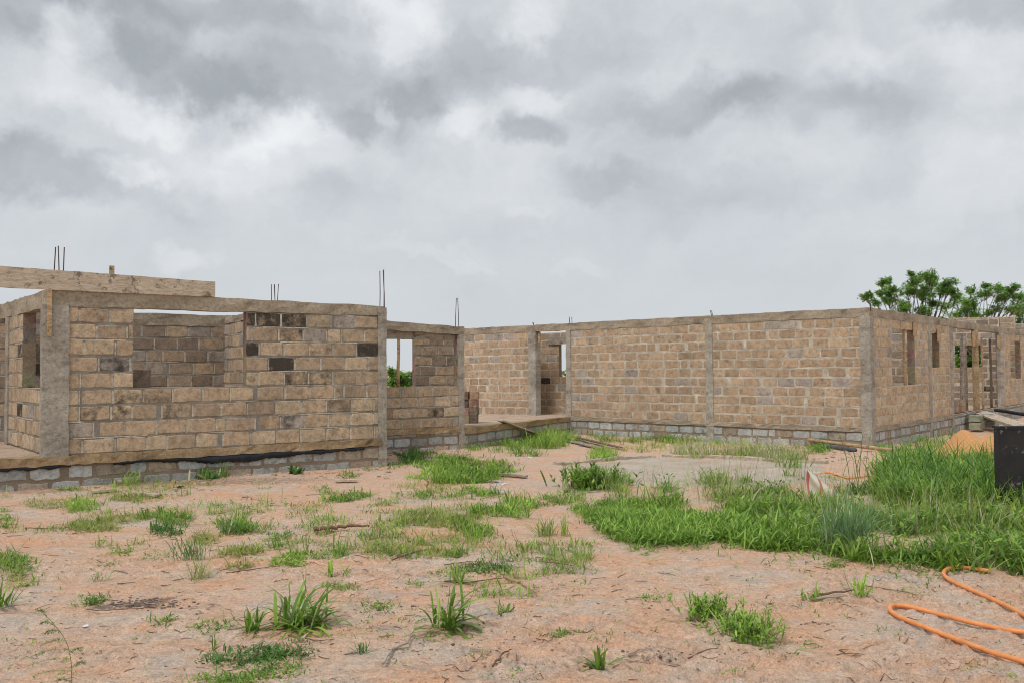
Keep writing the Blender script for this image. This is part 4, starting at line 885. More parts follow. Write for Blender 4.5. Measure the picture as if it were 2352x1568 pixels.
def tufts(acc, P, nb, ln, wd, pal, spread=.04, lean=(.05, .9), droop=(.2, 1.3), straw=0.0):
    if len(P) == 0: return
    m = len(P); k = RNG.integers(max(2, int(nb * .6)), int(nb * 1.4) + 1, m); B = np.repeat(P, k, axis=0); n = len(B)
    sc = np.repeat(RNG.uniform(.6, 1.25, m), k)
    B = B + np.stack([RNG.normal(0, spread, n), RNG.normal(0, spread, n), np.full(n, -.006)], -1)
    col = np.repeat(pcol(pal, m), k, axis=0) * RNG.uniform(.8, 1.2, (n, 1))
    if straw: s = RNG.random(n) < straw; col[s] = pcol('straw', int(s.sum()))
    acc.add(*blades(B, RNG.uniform(0, 6.283, n), ln * sc * RNG.uniform(.35, 1.25, n), wd * RNG.uniform(.6, 1.6, n), RNG.uniform(*lean, n), RNG.uniform(*droop, n), col, 4 if ln > .12 else 3))
def ell(n, cx, cy, rx, ry, pw=.5):
    a = RNG.uniform(0, 6.283, n); r = RNG.random(n) ** pw; px = cx + rx * r * np.cos(a); py = cy + ry * r * np.sin(a)
    # ragged patch outline
    px = cx + (px - cx) * 1.25; py = cy + (py - cy) * 1.25
    P_ = Gv(px, py); nz_ = fbm(P_[:, 0] * 2.2, P_[:, 1] * 2.0, 40, 4)
    keep = nz_ > (r - .55) * .75 - .10
    return px[keep], py[keep]
def inpoly(px, py, poly):
    ins = np.zeros(len(px), bool); j = len(poly) - 1
    for i in range(len(poly)):
        xi, yi = poly[i]; xj, yj = poly[j]; c = ((yi > py) != (yj > py)) & (px < (xj - xi) * (py - yi) / (yj - yi + 1e-9) + xi); ins ^= c; j = i
    return ins
def poly_pts(n, poly, wobble=10):
    x0 = min(p[0] for p in poly); x1 = max(p[0] for p in poly); y0 = min(p[1] for p in poly); y1 = max(p[1] for p in poly)
    px = RNG.uniform(x0, x1, n); py = RNG.uniform(y0, y1, n); wx = px + wobble * 2.5 * fbm(px * .02, py * .04, 50, 3); wy = py + wobble * 2 * fbm(px * .02 + 9, py * .04, 52, 3)
    k = inpoly(wx, wy, poly); return px[k], py[k]

# 1. the thick grass on the right
dense = Acc()
def forbs(acc, P, nb, size, pal, spread=.07, hgt=.15):   # low broad-leaved weeds between the grasses
    if len(P) == 0: return
    m = len(P); B = np.repeat(P, nb, axis=0); n = len(B); B = B + np.stack([RNG.normal(0, spread, n), RNG.normal(0, spread, n), RNG.uniform(0, hgt, n)], -1)
    acc.add(*blades(B, RNG.uniform(0, 6.283, n), size * RNG.uniform(.5, 1.3, n), size * .42 * RNG.uniform(.7, 1.3, n), RNG.uniform(.6, 1.6, n), RNG.uniform(0, .9, n), np.repeat(pcol(pal, m), nb, axis=0) * RNG.uniform(.75, 1.25, (n, 1)), 3))
P1 = [(1328, 1112), (1350, 1092), (1420, 1104), (1520, 1116), (1640, 1108), (1760, 1098), (1850, 1100), (1885, 1130), (1930, 1175), (2010, 1185), (2100, 1188), (2180, 1180), (2300, 1195), (2400, 1200), (2640, 1215), (2760, 1290), (2640, 1352), (2440, 1332), (2330, 1316), (2210, 1304), (2080, 1284), (1960, 1272), (1880, 1252), (1800, 1232), (1700, 1190), (1560, 1170), (1440, 1155), (1340, 1130)]
px, py = poly_pts(23000, P1, 16); P_ = Gv(px, py); cl_ = fbm(P_[:, 0] * 1.3, P_[:, 1] * 1.3, 60, 4); P_ = P_[(cl_ > -.17) & (fbm(P_[:, 0] * 2.6, P_[:, 1] * 1.6, 64, 3) > -.17) & ~((P_[:, 0] > 5.5) & (P_[:, 1] > 8.6) & (P_[:, 1] < 10.9) & (RNG.random(len(P_)) < .8))]; cl_ = fbm(P_[:, 0] * 1.3, P_[:, 1] * 1.3, 60, 4)
for pal, fr, ln, wd, nb, lo, hi in (('green', .34, .20, .012, 8, -9, 9), ('bright', .5, .23, .014, 8, .05, 9), ('bright', .12, .17, .013, 8, -9, .05), ('dark', .26, .24, .012, 8, -9, -.05), ('yellow', .14, .28, .006, 7, -9, 9), ('green', .08, .38, .013, 6, .12, 9)):
    s = (RNG.random(len(P_)) < fr) & (cl_ > lo) & (cl_ < hi); tufts(dense, P_[s], nb, ln, wd, pal, .07, (.1, 1.15), (.3, 1.6), .045)
s = RNG.random(len(P_)) < .16; forbs(dense, P_[s], 9, .075, 'green', .08, .2)
px, py = poly_pts(7500, [(1385, 1205), (1440, 1180), (1560, 1188), (1700, 1190), (1880, 1215), (1900, 1262), (1780, 1254), (1640, 1244), (1480, 1250), (1400, 1238)], 14); P_ = Gv(px, py); tufts(dense, P_[::4], 9, .19, .014, 'bright', .06, (.2, 1.3), (.3, 1.6)); tufts(dense, P_[1::5], 9, .17, .012, 'green', .06, (.2, 1.3), (.3, 1.5)); forbs(dense, P_[2::5], 8, .06, 'green', .08, .08)
px, py = poly_pts(4200, [(1300, 1165), (1450, 1150), (1560, 1175), (1420, 1200), (1380, 1208)], 14); P_ = Gv(px, py); tufts(dense, P_[::5], 8, .10, .009, 'green', .05); forbs(dense, P_[1::6], 7, .04, 'bright', .06, .04)
# fringe: runners and short tufts creeping out over the sand
px = RNG.uniform(1380, 2352, 900); ed = np.interp(px, [1380, 1480, 1640, 1780, 1880, 1960, 2080, 2210, 2352], [1215, 1250, 1244, 1254, 1258, 1276, 1290, 1306, 1318]); py = ed + RNG.exponential(9, 900) - 8; k = fbm(px * .012, px * 0, 88, 3) > -.25
tufts(dense, Gv(px[k], py[k]), 6, .12, .010, 'green', .04, (.5, 1.5), (.1, 1.2))
# right clump towards the building and around the panel
px, py = poly_pts(9800, [(2020, 1100), (2040, 1068), (2110, 1052), (2150, 1075), (2230, 1098), (2300, 1092), (2420, 1085), (2560, 1120), (2540, 1190), (2420, 1190), (2280, 1180), (2160, 1170), (2060, 1160), (2030, 1130)], 12); P_ = Gv(px, py); P_ = P_[(fbm(P_[:, 0] * 1.6, P_[:, 1] * 1.4, 67, 3) > -.22) & ~((P_[:, 0] > 5.5) & (P_[:, 1] < 10.9) & (RNG.random(len(P_)) < .85))]; tufts(dense, P_[::3], 9, .36, .014, 'green', .08, (.1, 1.1), (.3, 1.6)); tufts(dense, P_[1::4], 9, .34, .015, 'bright', .08, (.1, 1.1), (.3, 1.6)); tufts(dense, P_[3::9], 6, .5, .014, 'dark', .05, (.05, .6), (.5, 1.9)); forbs(dense, P_[4::6], 8, .09, 'green', .1, .25)
tag(dense.build('grass'), 'thick green grass spreading across the right half of the yard', 'grass', kind='stuff')
# tall thin stems and pale seed heads
tall = Acc(); px, py = poly_pts(1100, [(1340, 1120), (1700, 1110), (1860, 1100), (1980, 1170), (2300, 1190), (2300, 1260), (1700, 1180), (1400, 1140)]); tufts(tall, Gv(px, py), 3, .52, .0045, 'yellow', .05, (.02, .5), (.1, .9), .25)
px, py = poly_pts(1100, [(1540, 1026), (1700, 1030), (1850, 1042), (1860, 1060), (1560, 1056)], 14); P_ = Gv(px, py); P_ = P_[fbm(P_[:, 0] * 1.2, P_[:, 1], 93, 3) > -.08]; tufts(tall, P_[::2], 4, .34, .008, 'straw', .08, (.1, .9), (.2, 1.1), .4); tufts(tall, P_[1::2], 6, .2, .010, 'green', .1); forbs(tall, P_[::6] + np.array([0, 0, .22]), 7, .045, 'straw', .06, .15)
tag(tall.build('grass'), 'tall thin seeding stems rising above the right grass', 'grass', kind='stuff')
# 2. mid and far weeds by the walls
mid = Acc()
for (cx, cy, rx, ry, n, ln, pal, nb) in [(1210, 1018, 85, 24, 420, .30, 'green', 14), (1262, 1000, 45, 26, 380, .46, 'bright', 14), (1165, 1003, 45, 20, 220, .32, 'green', 12), (1385, 1010, 80, 14, 170, .26, 'green', 10), (1520, 1005, 90, 16, 260, .28, 'green', 12), (1600, 1022, 130, 14, 220, .22, 'bright', 10), (1385, 1046, 28, 10, 130, .26, 'bright', 12), (1440, 1032, 70, 8, 70, .14, 'yellow', 8),
        (1090, 1018, 25, 14, 110, .2, 'green', 10), (1760, 1040, 110, 14, 260, .2, 'yellow', 10), (1880, 1035, 18, 12, 90, .26, 'green', 10), (1020, 1060, 90, 22, 260, .18, 'green', 10), (1080, 1092, 80, 30, 620, .20, 'green', 12), (1010, 1082, 60, 26, 330, .18, 'bright', 11), (950, 1050, 20, 14, 120, .22, 'dark', 12), (1110, 1065, 60, 10, 100, .14, 'yellow', 8),
        (900, 1068, 40, 9, 50, .12, 'green', 7), (2080, 1075, 60, 12, 200, .24, 'green', 10), (2150, 1030, 70, 30, 240, .34, 'green', 10), (2040, 1036, 40, 8, 60, .2, 'green', 8), (1970, 1128, 60, 14, 130, .24, 'dark', 10), (2230, 1075, 90, 20, 260, .5, 'green', 12), (1940, 1096, 60, 6, 40, .1, 'green', 6)]:
    px, py = ell(int(n * 1.25), cx, cy, rx, ry); P_ = Gv(px, py); tufts(mid, P_, int(nb * .75), ln * .9, .015, pal, .09, (.1, 1.1), (.3, 1.5)); forbs(mid, P_[::3], 6, .07, pal, .12, ln * .4)
tag(mid.build('grass'), 'green weed patches along the foot of the walls', 'grass', kind='stuff')
# 3. sparse weeds over the left and middle sand
sp = Acc()
for (cx, cy, rx, ry, n, ln, pal, nb) in [(1185, 1165, 36, 26, 120, .24, 'bright', 12), (1050, 1205, 120, 24, 420, .12, 'yellow', 12), (980, 1190, 70, 22, 240, .12, 'yellow', 10), (1090, 1215, 70, 18, 220, .12, 'green', 10), (890, 1155, 60, 16, 140, .11, 'yellow', 9), (760, 1138, 50, 14, 120, .11, 'green', 9), (820, 1140, 40, 12, 110, .12, 'green', 9), (700, 1160, 50, 12, 60, .09, 'yellow', 8), (1000, 1140, 90, 12, 110, .13, 'green', 9), (1090, 1130, 60, 18, 200, .18, 'green', 10), (1130, 1175, 50, 20, 150, .16, 'green', 9), (1280, 1150, 60, 12, 90, .12, 'green', 8), (1330, 1135, 40, 10, 50, .11, 'green', 8),
        (120, 1160, 50, 12, 110, .12, 'yellow', 9), (190, 1162, 34, 14, 80, .16, 'bright', 10), (305, 1146, 40, 8, 90, .11, 'yellow', 10), (380, 1185, 55, 18, 150, .17, 'green', 10), (215, 1212, 50, 18, 170, .12, 'yellow', 9), (290, 1195, 60, 12, 110, .11, 'yellow', 9), (390, 1222, 40, 16, 100, .13, 'dark', 9), (535, 1215, 45, 18, 110, .17, 'green', 10), (560, 1168, 60, 8, 70, .09, 'yellow', 8), (545, 1280, 60, 22, 200, .12, 'yellow', 10), (620, 1240, 50, 14, 120, .09, 'green', 8), (660, 1290, 40, 18, 110, .12, 'bright', 9), (750, 1275, 60, 12, 110, .09, 'green', 8), (700, 1250, 80, 14, 60, .1, 'yellow', 7),
        (910, 1262, 75, 24, 240, .10, 'yellow', 10), (470, 1240, 30, 16, 70, .16, 'yellow', 8), (20, 1295, 55, 40, 120, .17, 'green', 8), (30, 1330, 50, 30, 90, .12, 'yellow', 8), (10, 1200, 34, 24, 90, .15, 'green', 8), (70, 1340, 30, 10, 30, .1, 'green', 8), (283, 1274, 22, 8, 40, .06, 'green', 7), (255, 1297, 22, 6, 34, .05, 'green', 7), (355, 1272, 40, 10, 40, .05, 'green', 6),
        (640, 1228, 60, 8, 50, .08, 'dark', 7), (1110, 1303, 55, 12, 150, .07, 'dark', 9), (1050, 1272, 30, 8, 44, .07, 'green', 8), (1040, 1318, 40, 6, 30, .05, 'green', 7), (960, 1342, 30, 5, 24, .05, 'green', 6), (560, 1505, 80, 16, 130, .055, 'dark', 8), (660, 1495, 50, 12, 80, .055, 'dark', 8), (640, 1545, 60, 16, 60, .045, 'green', 7), (530, 1560, 60, 10, 60, .05, 'green', 8), (390, 1425, 50, 20, 60, .07, 'green', 8), (490, 1440, 40, 20, 40, .06, 'green', 8), (780, 1345, 40, 10, 40, .06, 'green', 8), (790, 1355, 50, 16, 30, .06, 'green', 6), (1870, 1370, 14, 6, 14, .07, 'green', 7), (2075, 1352, 16, 5, 14, .04, 'green', 7), (1918, 1298, 24, 8, 34, .06, 'green', 9),
        (1500, 1372, 36, 10, 50, .05, 'green', 8), (1290, 1455, 30, 6, 26, .05, 'green', 7), (880, 1392, 26, 10, 30, .05, 'green', 7), (2350, 1365, 10, 4, 10, .04, 'green', 7), (2040, 1445, 14, 3, 6, .03, 'green', 5), (1330, 1190, 50, 8, 30, .08, 'yellow', 7), (215, 1380, 22, 8, 28, .06, 'green', 8), (1520, 1365, 20, 8, 30, .05, 'green', 8), (160, 1120, 40, 5, 30, .1, 'green', 7), (620, 1120, 40, 6, 10, .07, 'green', 7), (800, 1092, 26, 12, 50, .13, 'green', 9), (850, 1080, 20, 6, 24, .1, 'green', 8)]:
    px, py = ell(int(n * (1.15 if n > 90 else 1.3)), cx, cy, rx, ry); P_ = Gv(px, py); w_ = .008 if pal == 'yellow' else .011; tufts(sp, P_[::2], max(5, int(nb * .8)), ln * .95, w_ * (.6 + ln * 3), pal, .04, (.2, 1.35), (.1, 1.1), .05 if pal == 'yellow' else 0); tufts(sp, P_[1::2], 6, ln * .55, w_ * .9, pal, .05, (.5, 1.5), (.1, 1.0)); forbs(sp, P_[::2], 4, .022 + ln * .12, pal, .05, ln * .25)
px = RNG.uniform(0, 2352, 620); py = 1115 + 453 * RNG.random(620); k = ((px < 1300) | (py > 1300)) & ((fbm(px * .01, py * .02, 77, 2) > -.1)); tufts(sp, Gv(px[k], py[k]), 5, .045, .006, 'green', .012, (.3, 1.3), (.1, .8))
px = RNG.uniform(-10, 1360, 15000); py = 1108 + 262 * RNG.random(15000) ** 1.15; P_ = Gv(px, py); nz_ = fbm(P_[:, 0] * .75 + .2, P_[:, 1] * .8, 141, 5)
thr = .10 + .10 * sstep(1230, 1370, py) + .06 * sstep(600, 0, px) - .08 * sstep(700, 1100, px) * sstep(1260, 1150, py); P_ = P_[(nz_ > thr) & (fbm(P_[:, 0] * 2.7, P_[:, 1] * 2.4, 161, 4) > -.02) & (RNG.random(len(P_)) < .6)]
tufts(sp, P_[::3], 8, .085, .006, 'yellow', .06, (.1, 1.2), (.1, .9), .06); tufts(sp, P_[1::3], 6, .10, .009, 'green', .06, (.3, 1.4), (.1, 1.1)); forbs(sp, P_[2::3], 4, .028, 'green', .06, .02); tufts(sp, P_[::9], 5, .20, .007, 'bright', .04, (.0, .8), (.1, .9))
px = RNG.uniform(0, 2352, 1500); py = 1330 + 240 * RNG.random(1500); P_ = Gv(px, py); P_ = P_[fbm(P_[:, 0] * 1.1, P_[:, 1] * 1.1, 151, 4) > .17 + .1 * sstep(900, 1800, px)]; forbs(sp, P_, 5, .018, 'green', .03, .008)
tag(sp.build('grass'), 'sparse low weeds scattered over the left and middle sand', 'grass', kind='stuff')

# 4. single plants one can point at
def clump(name, label, px, py, n, ln, wd, pal, spread=.03, lean=(.1, 1.2), droop=(.2, 1.4), stems=0, cat='weed', seg=6):
    g = G(px, py); t = thing(name, label, cat, g, 'single weeds growing on the sand'); a = Acc(); B = np.repeat(g[None, :], n, axis=0) + np.stack([RNG.normal(0, spread, n), RNG.normal(0, spread, n), np.full(n, -.004)], -1)
    ln_ = ln * RNG.uniform(.45, 1.1, n)
    args = (B, RNG.uniform(0, 6.283, n), ln_, wd * RNG.uniform(.6, 1.2, n), RNG.uniform(*lean, n), RNG.uniform(*droop, n), np.where((RNG.random(n) < (.08 if n > 40 else 0))[:, None], pcol('straw', n), pcol(pal, n)))
    if n <= 16:
        for i_ in range(n): a = Acc(); a.add(*blades(*[q_[i_:i_ + 1] for q_ in args], seg)); a.build('leaf', 'grass', t)
    else: a.add(*blades(*args, seg)); a.build('leaf_tuft', 'grass', t)
    if stems:
        b = Acc(); mb = MB()
        for _ in range(stems):
            az_ = random.uniform(0, 6.283); le = random.uniform(.15, 1.25); L_ = ln * random.uniform(.6, 1.15); bp = g + np.array([random.gauss(0, spread), random.gauss(0, spread), 0]); pts = []
            for q in np.linspace(0, 1, 7): an = le * (1 - .35 * q); pts.append(bp + np.array([math.cos(az_) * math.sin(an) * L_ * q, math.sin(az_) * math.sin(an) * L_ * q, math.cos(an) * L_ * q]))
            if stems <= 12: mb = MB()
            tube(mb, pts, .0016, 4, (.12, .22, .05, 0)); ts = RNG.uniform(.15, 1, 9); PP = np.array([pts[int(x * 6)] for x in ts]) + RNG.normal(0, .004, (9, 3)); m = len(PP)
            b.add(*blades(PP, RNG.uniform(0, 6.283, m), RNG.uniform(.35, .8, m) * ln * .45, np.full(m, wd * .9), RNG.uniform(.4, 1.3, m), RNG.uniform(0, .7, m), pcol(pal, m), 4))
            if stems <= 12: mb.build('stem', MAT['grass'], t)
        if stems > 12: mb.build('stem', MAT['grass'], t); b.build('side_leaves', 'grass', t)
    return t
clump('grass_clump', 'largest broad-bladed bright grass clump in the left foreground', 695, 1434, 125, .36, .024, 'green', .065, (.1, 1.5), (.5, 2.0), 3)
clump('grass_clump', 'arching broad-bladed grass clump standing centre foreground', 1028, 1443, 66, .38, .025, 'green', .04, (.2, 1.5), (.5, 1.9), 4)
clump('weed_clump', 'large leafy sprawling weed at right of the foreground, nearer half', 1715, 1468, 70, .19, .018, 'bright', .10, (.3, 1.4), (0, .9), 70)
clump('weed_clump', 'leafy sprawling weed, the half further back and left of its partner', 1625, 1420, 46, .17, .017, 'bright', .08, (.2, 1.4), (0, .9), 48)
clump('grass_clump', 'small arching grass tuft at the bottom edge right of centre', 1378, 1540, 28, .20, .020, 'green', .016, (.05, 1.3), (.3, 1.3), 3)
clump('grass_clump', 'spiky small tuft just left of the largest clump', 580, 1444, 44, .17, .018, 'green', .03, (.1, 1.4), (0, .9), 5)
clump('grass_clump', 'small bright tuft behind the centre foreground clump', 1055, 1338, 24, .20, .022, 'bright', .02, (.1, 1.3), (.1, .9), 3)
clump('grass_clump', 'small tuft growing beside the two fallen sticks at right', 1975, 1366, 26, .20, .014, 'bright', .025, (.1, 1.4), (0, .8), 5)
clump('weed_seedling', 'single upright blade shoot left of the two fallen sticks', 1876, 1375, 6, .13, .014, 'bright', .006, (0, .6), (0, .6))
clump('grass_clump', 'low fan of thin straw-tipped stems in the left midground', 452, 1328, 70, .24, .006, 'yellow', .04, (.1, 1.25), (0, .6))
clump('grass_clump', 'dense upright feathery tuft behind the straw-tipped fan', 440, 1285, 90, .27, .007, 'dark', .07, (.0, .8), (0, .7))
clump('grass_clump', 'flat thin tuft with one long blade, left midground', 225, 1334, 24, .18, .006, 'green', .03, (.4, 1.4), (0, .5))
clump('grass_clump', 'rounded tuft with upright blades in the left midground', 535, 1225, 80, .23, .010, 'dark', .07, (.0, 1.1), (.1, .9))
clump('grass_clump', 'bushy tuft at the end of the central weeds', 1255, 1230, 80, .24, .009, 'green', .05, (0, .9), (0, .8)); clump('grass_clump', 'narrow upright tuft right of the bushy one', 1295, 1228, 36, .24, .008, 'bright', .02, (0, .5), (0, .6))
clump('weed_seedling', 'spreading three-armed seedling in the centre midground', 1205, 1268, 12, .22, .010, 'bright', .01, (.2, 1.2), (.2, .8), 3); clump('weed_seedling', 'slender bent shoot on the centre sand', 962, 1252, 5, .30, .010, 'bright', .005, (.1, .6), (.1, .8))
clump('weed_seedling', 'broad-leaved pale seedling right of the centre clump', 1160, 1408, 16, .11, .024, 'green', .03, (.4, 1.2), (0, .5), 5); clump('weed_seedling', 'thin shoot between centre clump and right weeds', 1290, 1310, 8, .14, .008, 'green', .01, (0, 1.2), (0, .8), 2)
clump('grass_clump', 'tiny dark tuft in the centre foreground', 832, 1500, 24, .10, .008, 'dark', .012, (.2, 1.3), (0, .8), 3); clump('weed_seedling', 'small upright seedling near the left bottom', 490, 1492, 12, .12, .010, 'green', .008, (0, 1.1), (0, .7), 3)
clump('weed_seedling', 'pair of pale leaves sprouting below the feathery tufts', 757, 1322, 12, .17, .014, 'bright', .015, (.1, 1.1), (.1, .7)); clump('weed_seedling', 'forked bright sprout beside the pale pair', 795, 1318, 9, .14, .013, 'bright', .012, (.1, 1.0), (.1, .7))
clump('grass_clump', 'tuft of weed against the left foundation, leftmost', 302, 1112, 60, .30, .014, 'bright', .10, (.1, 1.3), (0, .8), 6); clump('weed_clump', 'round-leaved dark weed at the foundation under the membrane', 478, 1098, 90, .20, .05, 'dark', .10, (.1, 1.4), (0, .6)); clump('grass_clump', 'bright grass shoot beside the round-leaved weed', 512, 1094, 30, .32, .013, 'bright', .05, (0, .9), (0, .8))
clump('weed_clump', 'small round dark plant near the right end of the left foundation', 677, 1087, 60, .17, .045, 'dark', .05, (.1, 1.2), (0, .6)); clump('grass_clump', 'small tuft low at left by the moist streak', 212, 1388, 20, .09, .008, 'green', .015, (.2, 1.3), (0, .7))
clump('weed_clump', 'bushy dark broad-leaved shrub at the left end of the thick grass', 1352, 1118, 26, .36, .035, 'green', .20, (.0, 1.2), (0, .8), 110, 'shrub')
clump('grass_clump', 'tall bluish fountain-shaped grass clump at the front of the thick grass', 1945, 1262, 330, .62, .009, 'blue', .10, (.0, .85), (.2, 1.2))
clump('grass_clump', 'coarse arching grass clump leaning over beside the black panel', 2245, 1140, 70, .75, .020, 'green', .16, (.05, .7), (.6, 1.9)); clump('grass_clump', 'coarse broad grass clump in front of the black panel', 2340, 1215, 70, .38, .022, 'bright', .16, (.05, .9), (.4, 1.6))
clump('grass_clump', 'bright upright grass clump at the planks below the porch', 1262, 1030, 110, .62, .018, 'bright', .22, (.0, .7), (.1, 1.0)); clump('grass_clump', 'lone arching stems standing above the grass beside the sack', 1975, 1120, 14, .95, .012, 'dark', .12, (.0, .4), (.2, .9))
clump('weed_seedling', 'light leafy weed standing before the bare patch near the thin hose', 1822, 1075, 40, .3, .03, 'green', .12, (.1, 1.1), (0, .5), 10); clump('weed_seedling', 'tiny sprig at the front of the bare sand, right of the arching tuft', 1690, 1550, 8, .04, .007, 'green', .002)
clump('weed_clump', 'leafy tuft at the left frame edge', 4, 1390, 26, .22, .016, 'green', .03, (.1, 1.2), (.1, .9), 3); clump('grass_clump', 'wispy upright stems in the sparse weeds above the fallen branch', 705, 1268, 14, .26, .006, 'green', .01, (0, .5), (0, .4))
# seed-head grass close to the lens
st_ = thing('seeding_grass', 'tall thin grass stalk with drooping pale seed heads in the left corner', 'grass stalk', G(166, 1640)); Y0 = 3.55
sx = [at(167, 1640, Y0), at(165, 1568, Y0), at(160, 1500, Y0), at(148, 1465, Y0), at(130, 1440, Y0), at(108, 1415, Y0), at(86, 1398, Y0)]
sx[0] = np.array([sx[0][0], Y0, float(gz(sx[0][0], Y0))]); mb = MB(); sps = spline(sx, 6); tube(mb, sps, [.0016 - .0009 * i / len(sps) for i in range(len(sps))], 5, (.20, .24, .09, 0)); mb.build('stem', MAT['grass'], st_)
for i, (p0, p1) in enumerate([((163, 1540), (75, 1552)), ((160, 1512), (60, 1530)), ((157, 1490), (70, 1508)), ((150, 1470), (92, 1482)), ((158, 1500), (190, 1490)), ((163, 1535), (195, 1522)), ((140, 1450), (100, 1456)), ((125, 1435), (92, 1432)), ((108, 1415), (84, 1402)), ((165, 1565), (120, 1566))]):
    a, b = at(*p0, Y0), at(*p1, Y0 + random.uniform(-.06, .06)); ax = Acc(); mb = MB(); pp = [a + (b - a) * t + np.array([0, 0, .012 * math.sin(t * 3.1)]) for t in np.linspace(0, 1, 8)]; tube(mb, pp, .0006, 4, (.25, .27, .12, 0))
    n = 60; t = RNG.random(n) ** .8; B = a + (b - a) * t[:, None] + np.stack([np.zeros(n), RNG.normal(0, .004, n), .012 * np.sin(t * 3.1)], -1); V, F, C = blades(B, RNG.uniform(0, 6.283, n), RNG.uniform(.012, .020, n), np.full(n, .006), RNG.uniform(.8, 2.2, n), RNG.uniform(.2, 1.0, n), np.tile(np.array([[.40, .42, .24]]), (n, 1)) * RNG.uniform(.6, 1.3, (n, 1)), 3)
    b0_ = len(mb.v); mb.add(V, F.tolist(), 0, (.42, .44, .26, 0)); mb.build('seed_head', MAT['grass'], st_)

# ------------------------------------------------------------------ trees
def leaves(acc, C, n, rad, size, pal, dens_flat=.8):
    d = RNG.normal(0, 1, (n, 3)); d /= np.linalg.norm(d, axis=1, keepdims=True); r = RNG.random(n) ** .45; P_ = C + d * (r * rad)[:, None] * np.array([1, 1, dens_flat])
    acc.add(*blades(P_, RNG.uniform(0, 6.283, n), size * RNG.uniform(.6, 1.3, n), size * .42 * RNG.uniform(.7, 1.2, n), RNG.uniform(.6, 2.0, n), RNG.uniform(0, .9, n), pal[RNG.integers(0, len(pal), n)] * RNG.uniform(.7, 1.3, (n, 1)), 2))
LEAF = np.array([[.22, .42, .11], [.27, .48, .12], [.17, .34, .09], [.35, .52, .13]])
def tree(name, label, base_px, Y, clumps, dens=120, size=.22, group='trees behind the right building', trunk_r=.16):
    g = np.array([ray(base_px, 850)[0] * Y, Y, -.3]); t = thing(name, label, 'tree', g, group); cr = Acc(); mb = MB()
    top = np.mean([at(c[0], c[1], Y) for c in clumps], axis=0); fork = np.array([g[0], Y, max(1.6, top[2] * .45)])
    tube(mb, [g, (g + fork) / 2 + np.array([.08, 0, 0]), fork], [trunk_r * .8, trunk_r * .6, trunk_r * .45], 8)
    if len(clumps) > 8 and base_px > 2050 and Y < 48:
        ex = []
        for (cx, cy, r) in clumps[::2]: ex.append((cx + random.uniform(-11, 11), cy + random.uniform(-4, 14), r * .6))
        clumps = clumps + ex
    for (cx, cy, r) in clumps:
        dy = random.uniform(-1.2, 1.2); C = at(cx, cy, Y) + np.array([0, dy, 0]); rm = 1.12 * r / FPX * Y
        m_ = fork + (C - fork) * .5 + np.array([random.uniform(-.2, .2), dy * .3, -.15 * abs(C[0] - fork[0])]); tube(mb, spline([fork, m_, C], 3), [.05, .042, .034, .027, .02, .014, .009], 5)
        for _ in range(5):
            q = C + RNG.normal(0, rm * .55, 3) * np.array([1, 1, .6]); tube(mb, [C - (C - m_) * .25, q], [.015, .006], 4); leaves(cr, q, int(dens / 3.4), rm * .6, size, LEAF * random.uniform(.7, 1.25), .95)
        leaves(cr, C, int(dens * .5), rm * .9, size, LEAF * random.uniform(.7, 1.2))
    mb.build('trunk', MAT['bark'], t); cr.build('crown', 'grass', t); return t
tree('tree', 'tall open-crowned green tree just behind the right building corner', 2110, 42, [(2003, 680, 12), (2010, 700, 9), (2036, 668, 11), (2048, 648, 12), (2062, 640, 11), (2076, 655, 13), (2058, 668, 12), (2050, 690, 13), (2072, 690, 14), (2085, 672, 12), (2100, 668, 13), (2116, 655, 13), (2128, 638, 14), (2146, 628, 14), (2162, 634, 13), (2150, 648, 15), (2172, 650, 12), (2185, 660, 10), (2165, 668, 15), (2140, 672, 14), (2120, 684, 14), (2104, 698, 15), (2136, 700, 13), (2078, 710, 14), (2100, 718, 14), (2056, 712, 12), (2182, 678, 9), (2130, 718, 14)], 140, .18)
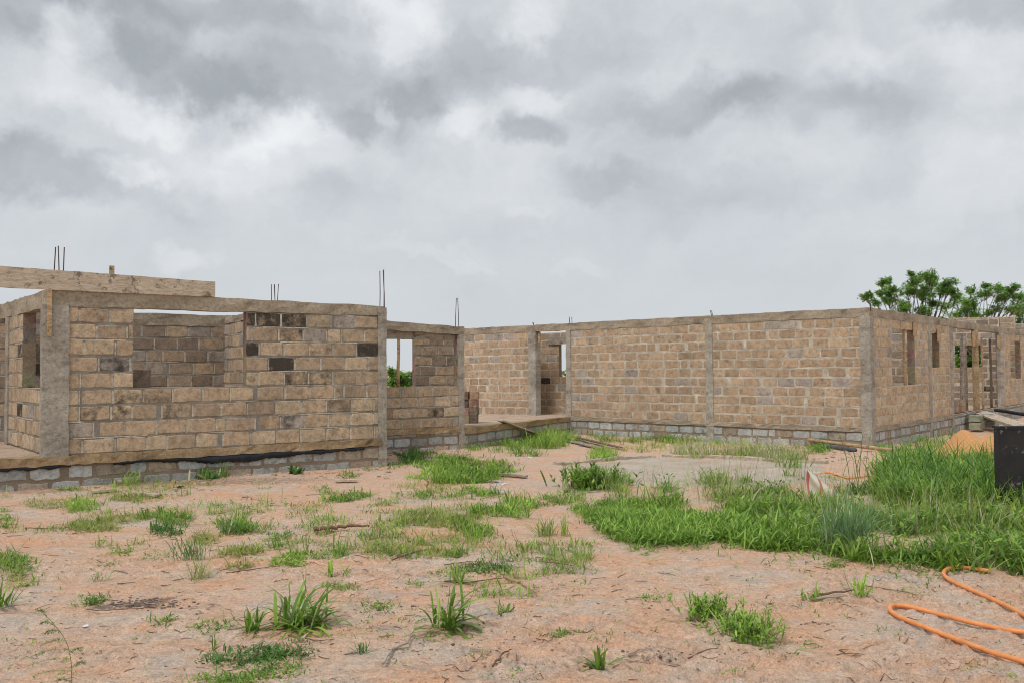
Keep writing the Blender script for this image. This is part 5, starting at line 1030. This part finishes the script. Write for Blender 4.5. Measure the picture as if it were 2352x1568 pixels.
tree('tree', 'lower broad leafy tree to the right of the tall open tree', 2240, 46, [(2195, 700, 13), (2210, 690, 14), (2225, 695, 15), (2238, 678, 13), (2250, 665, 11), (2262, 690, 15), (2275, 672, 12), (2288, 664, 12), (2300, 684, 13), (2312, 668, 11), (2328, 662, 11), (2322, 690, 13), (2334, 676, 10), (2210, 715, 15), (2235, 715, 16), (2260, 718, 16), (2285, 708, 15), (2308, 712, 14), (2190, 724, 12), (2330, 710, 10)], 140, .18)
tree('tree', 'leafy tree cut by the right frame edge', 2385, 47, [(2350, 695, 12), (2365, 705, 15), (2385, 690, 16), (2345, 715, 12), (2370, 725, 16), (2355, 738, 12), (2400, 712, 16)], 140, .18)
tree('dense_tree', 'dark dense tree seen through the wide opening of the right building', 2222, 50, [(x, y, 17) for x in range(2180, 2275, 15) for y in range(775, 900, 18)], 90, .28, trunk_r=.2)
for i, (bx, w_, tp) in enumerate(((903, 9, 848), (925, 14, 862), (945, 14, 857))):
    tree('distant_tree', ['distant round tree at the left edge of the small bay opening', 'distant low tree just right of the round pole in the bay opening', 'distant tree beside the right jamb of the bay opening'][i], bx, 75, [(bx + random.uniform(-w_, w_), random.uniform(tp, 885), 6) for _ in range(15)], 60, .30, 'distant trees beyond the bay opening')
fw = Acc(); n = 15000; X = RNG.uniform(-130, 160, n); Y = 110 + RNG.uniform(0, 25, n); H = (1.9 + 1.8 * fbm(X * .10, Y * .05, 90, 4)) * RNG.random(n) ** .6; B = np.stack([X, Y, H - .6], -1)
fw.add(*blades(B, RNG.uniform(0, 6.283, n), RNG.uniform(.4, .9, n), RNG.uniform(.4, .7, n), RNG.uniform(.4, 1.9, n), RNG.uniform(0, .8, n), LEAF[RNG.integers(0, 4, n)] * RNG.uniform(.7, 1.3, (n, 1)) * .55, 2)); tag(fw.build('far_woodland'), 'far-off line of green woodland on the horizon', 'woodland', kind='stuff')
ff = Acc(); n = 6000; Y = RNG.uniform(34, 75, n); X = Y * RNG.uniform(-.22, -.04, n); B = np.stack([X, Y, gz(X, Y)], -1); tufts(ff, B[:3500], 5, .7, .03, 'yellow', .15); tag(ff.build('grass'), 'yellowish field grass beyond the small bay opening', 'grass', kind='stuff')
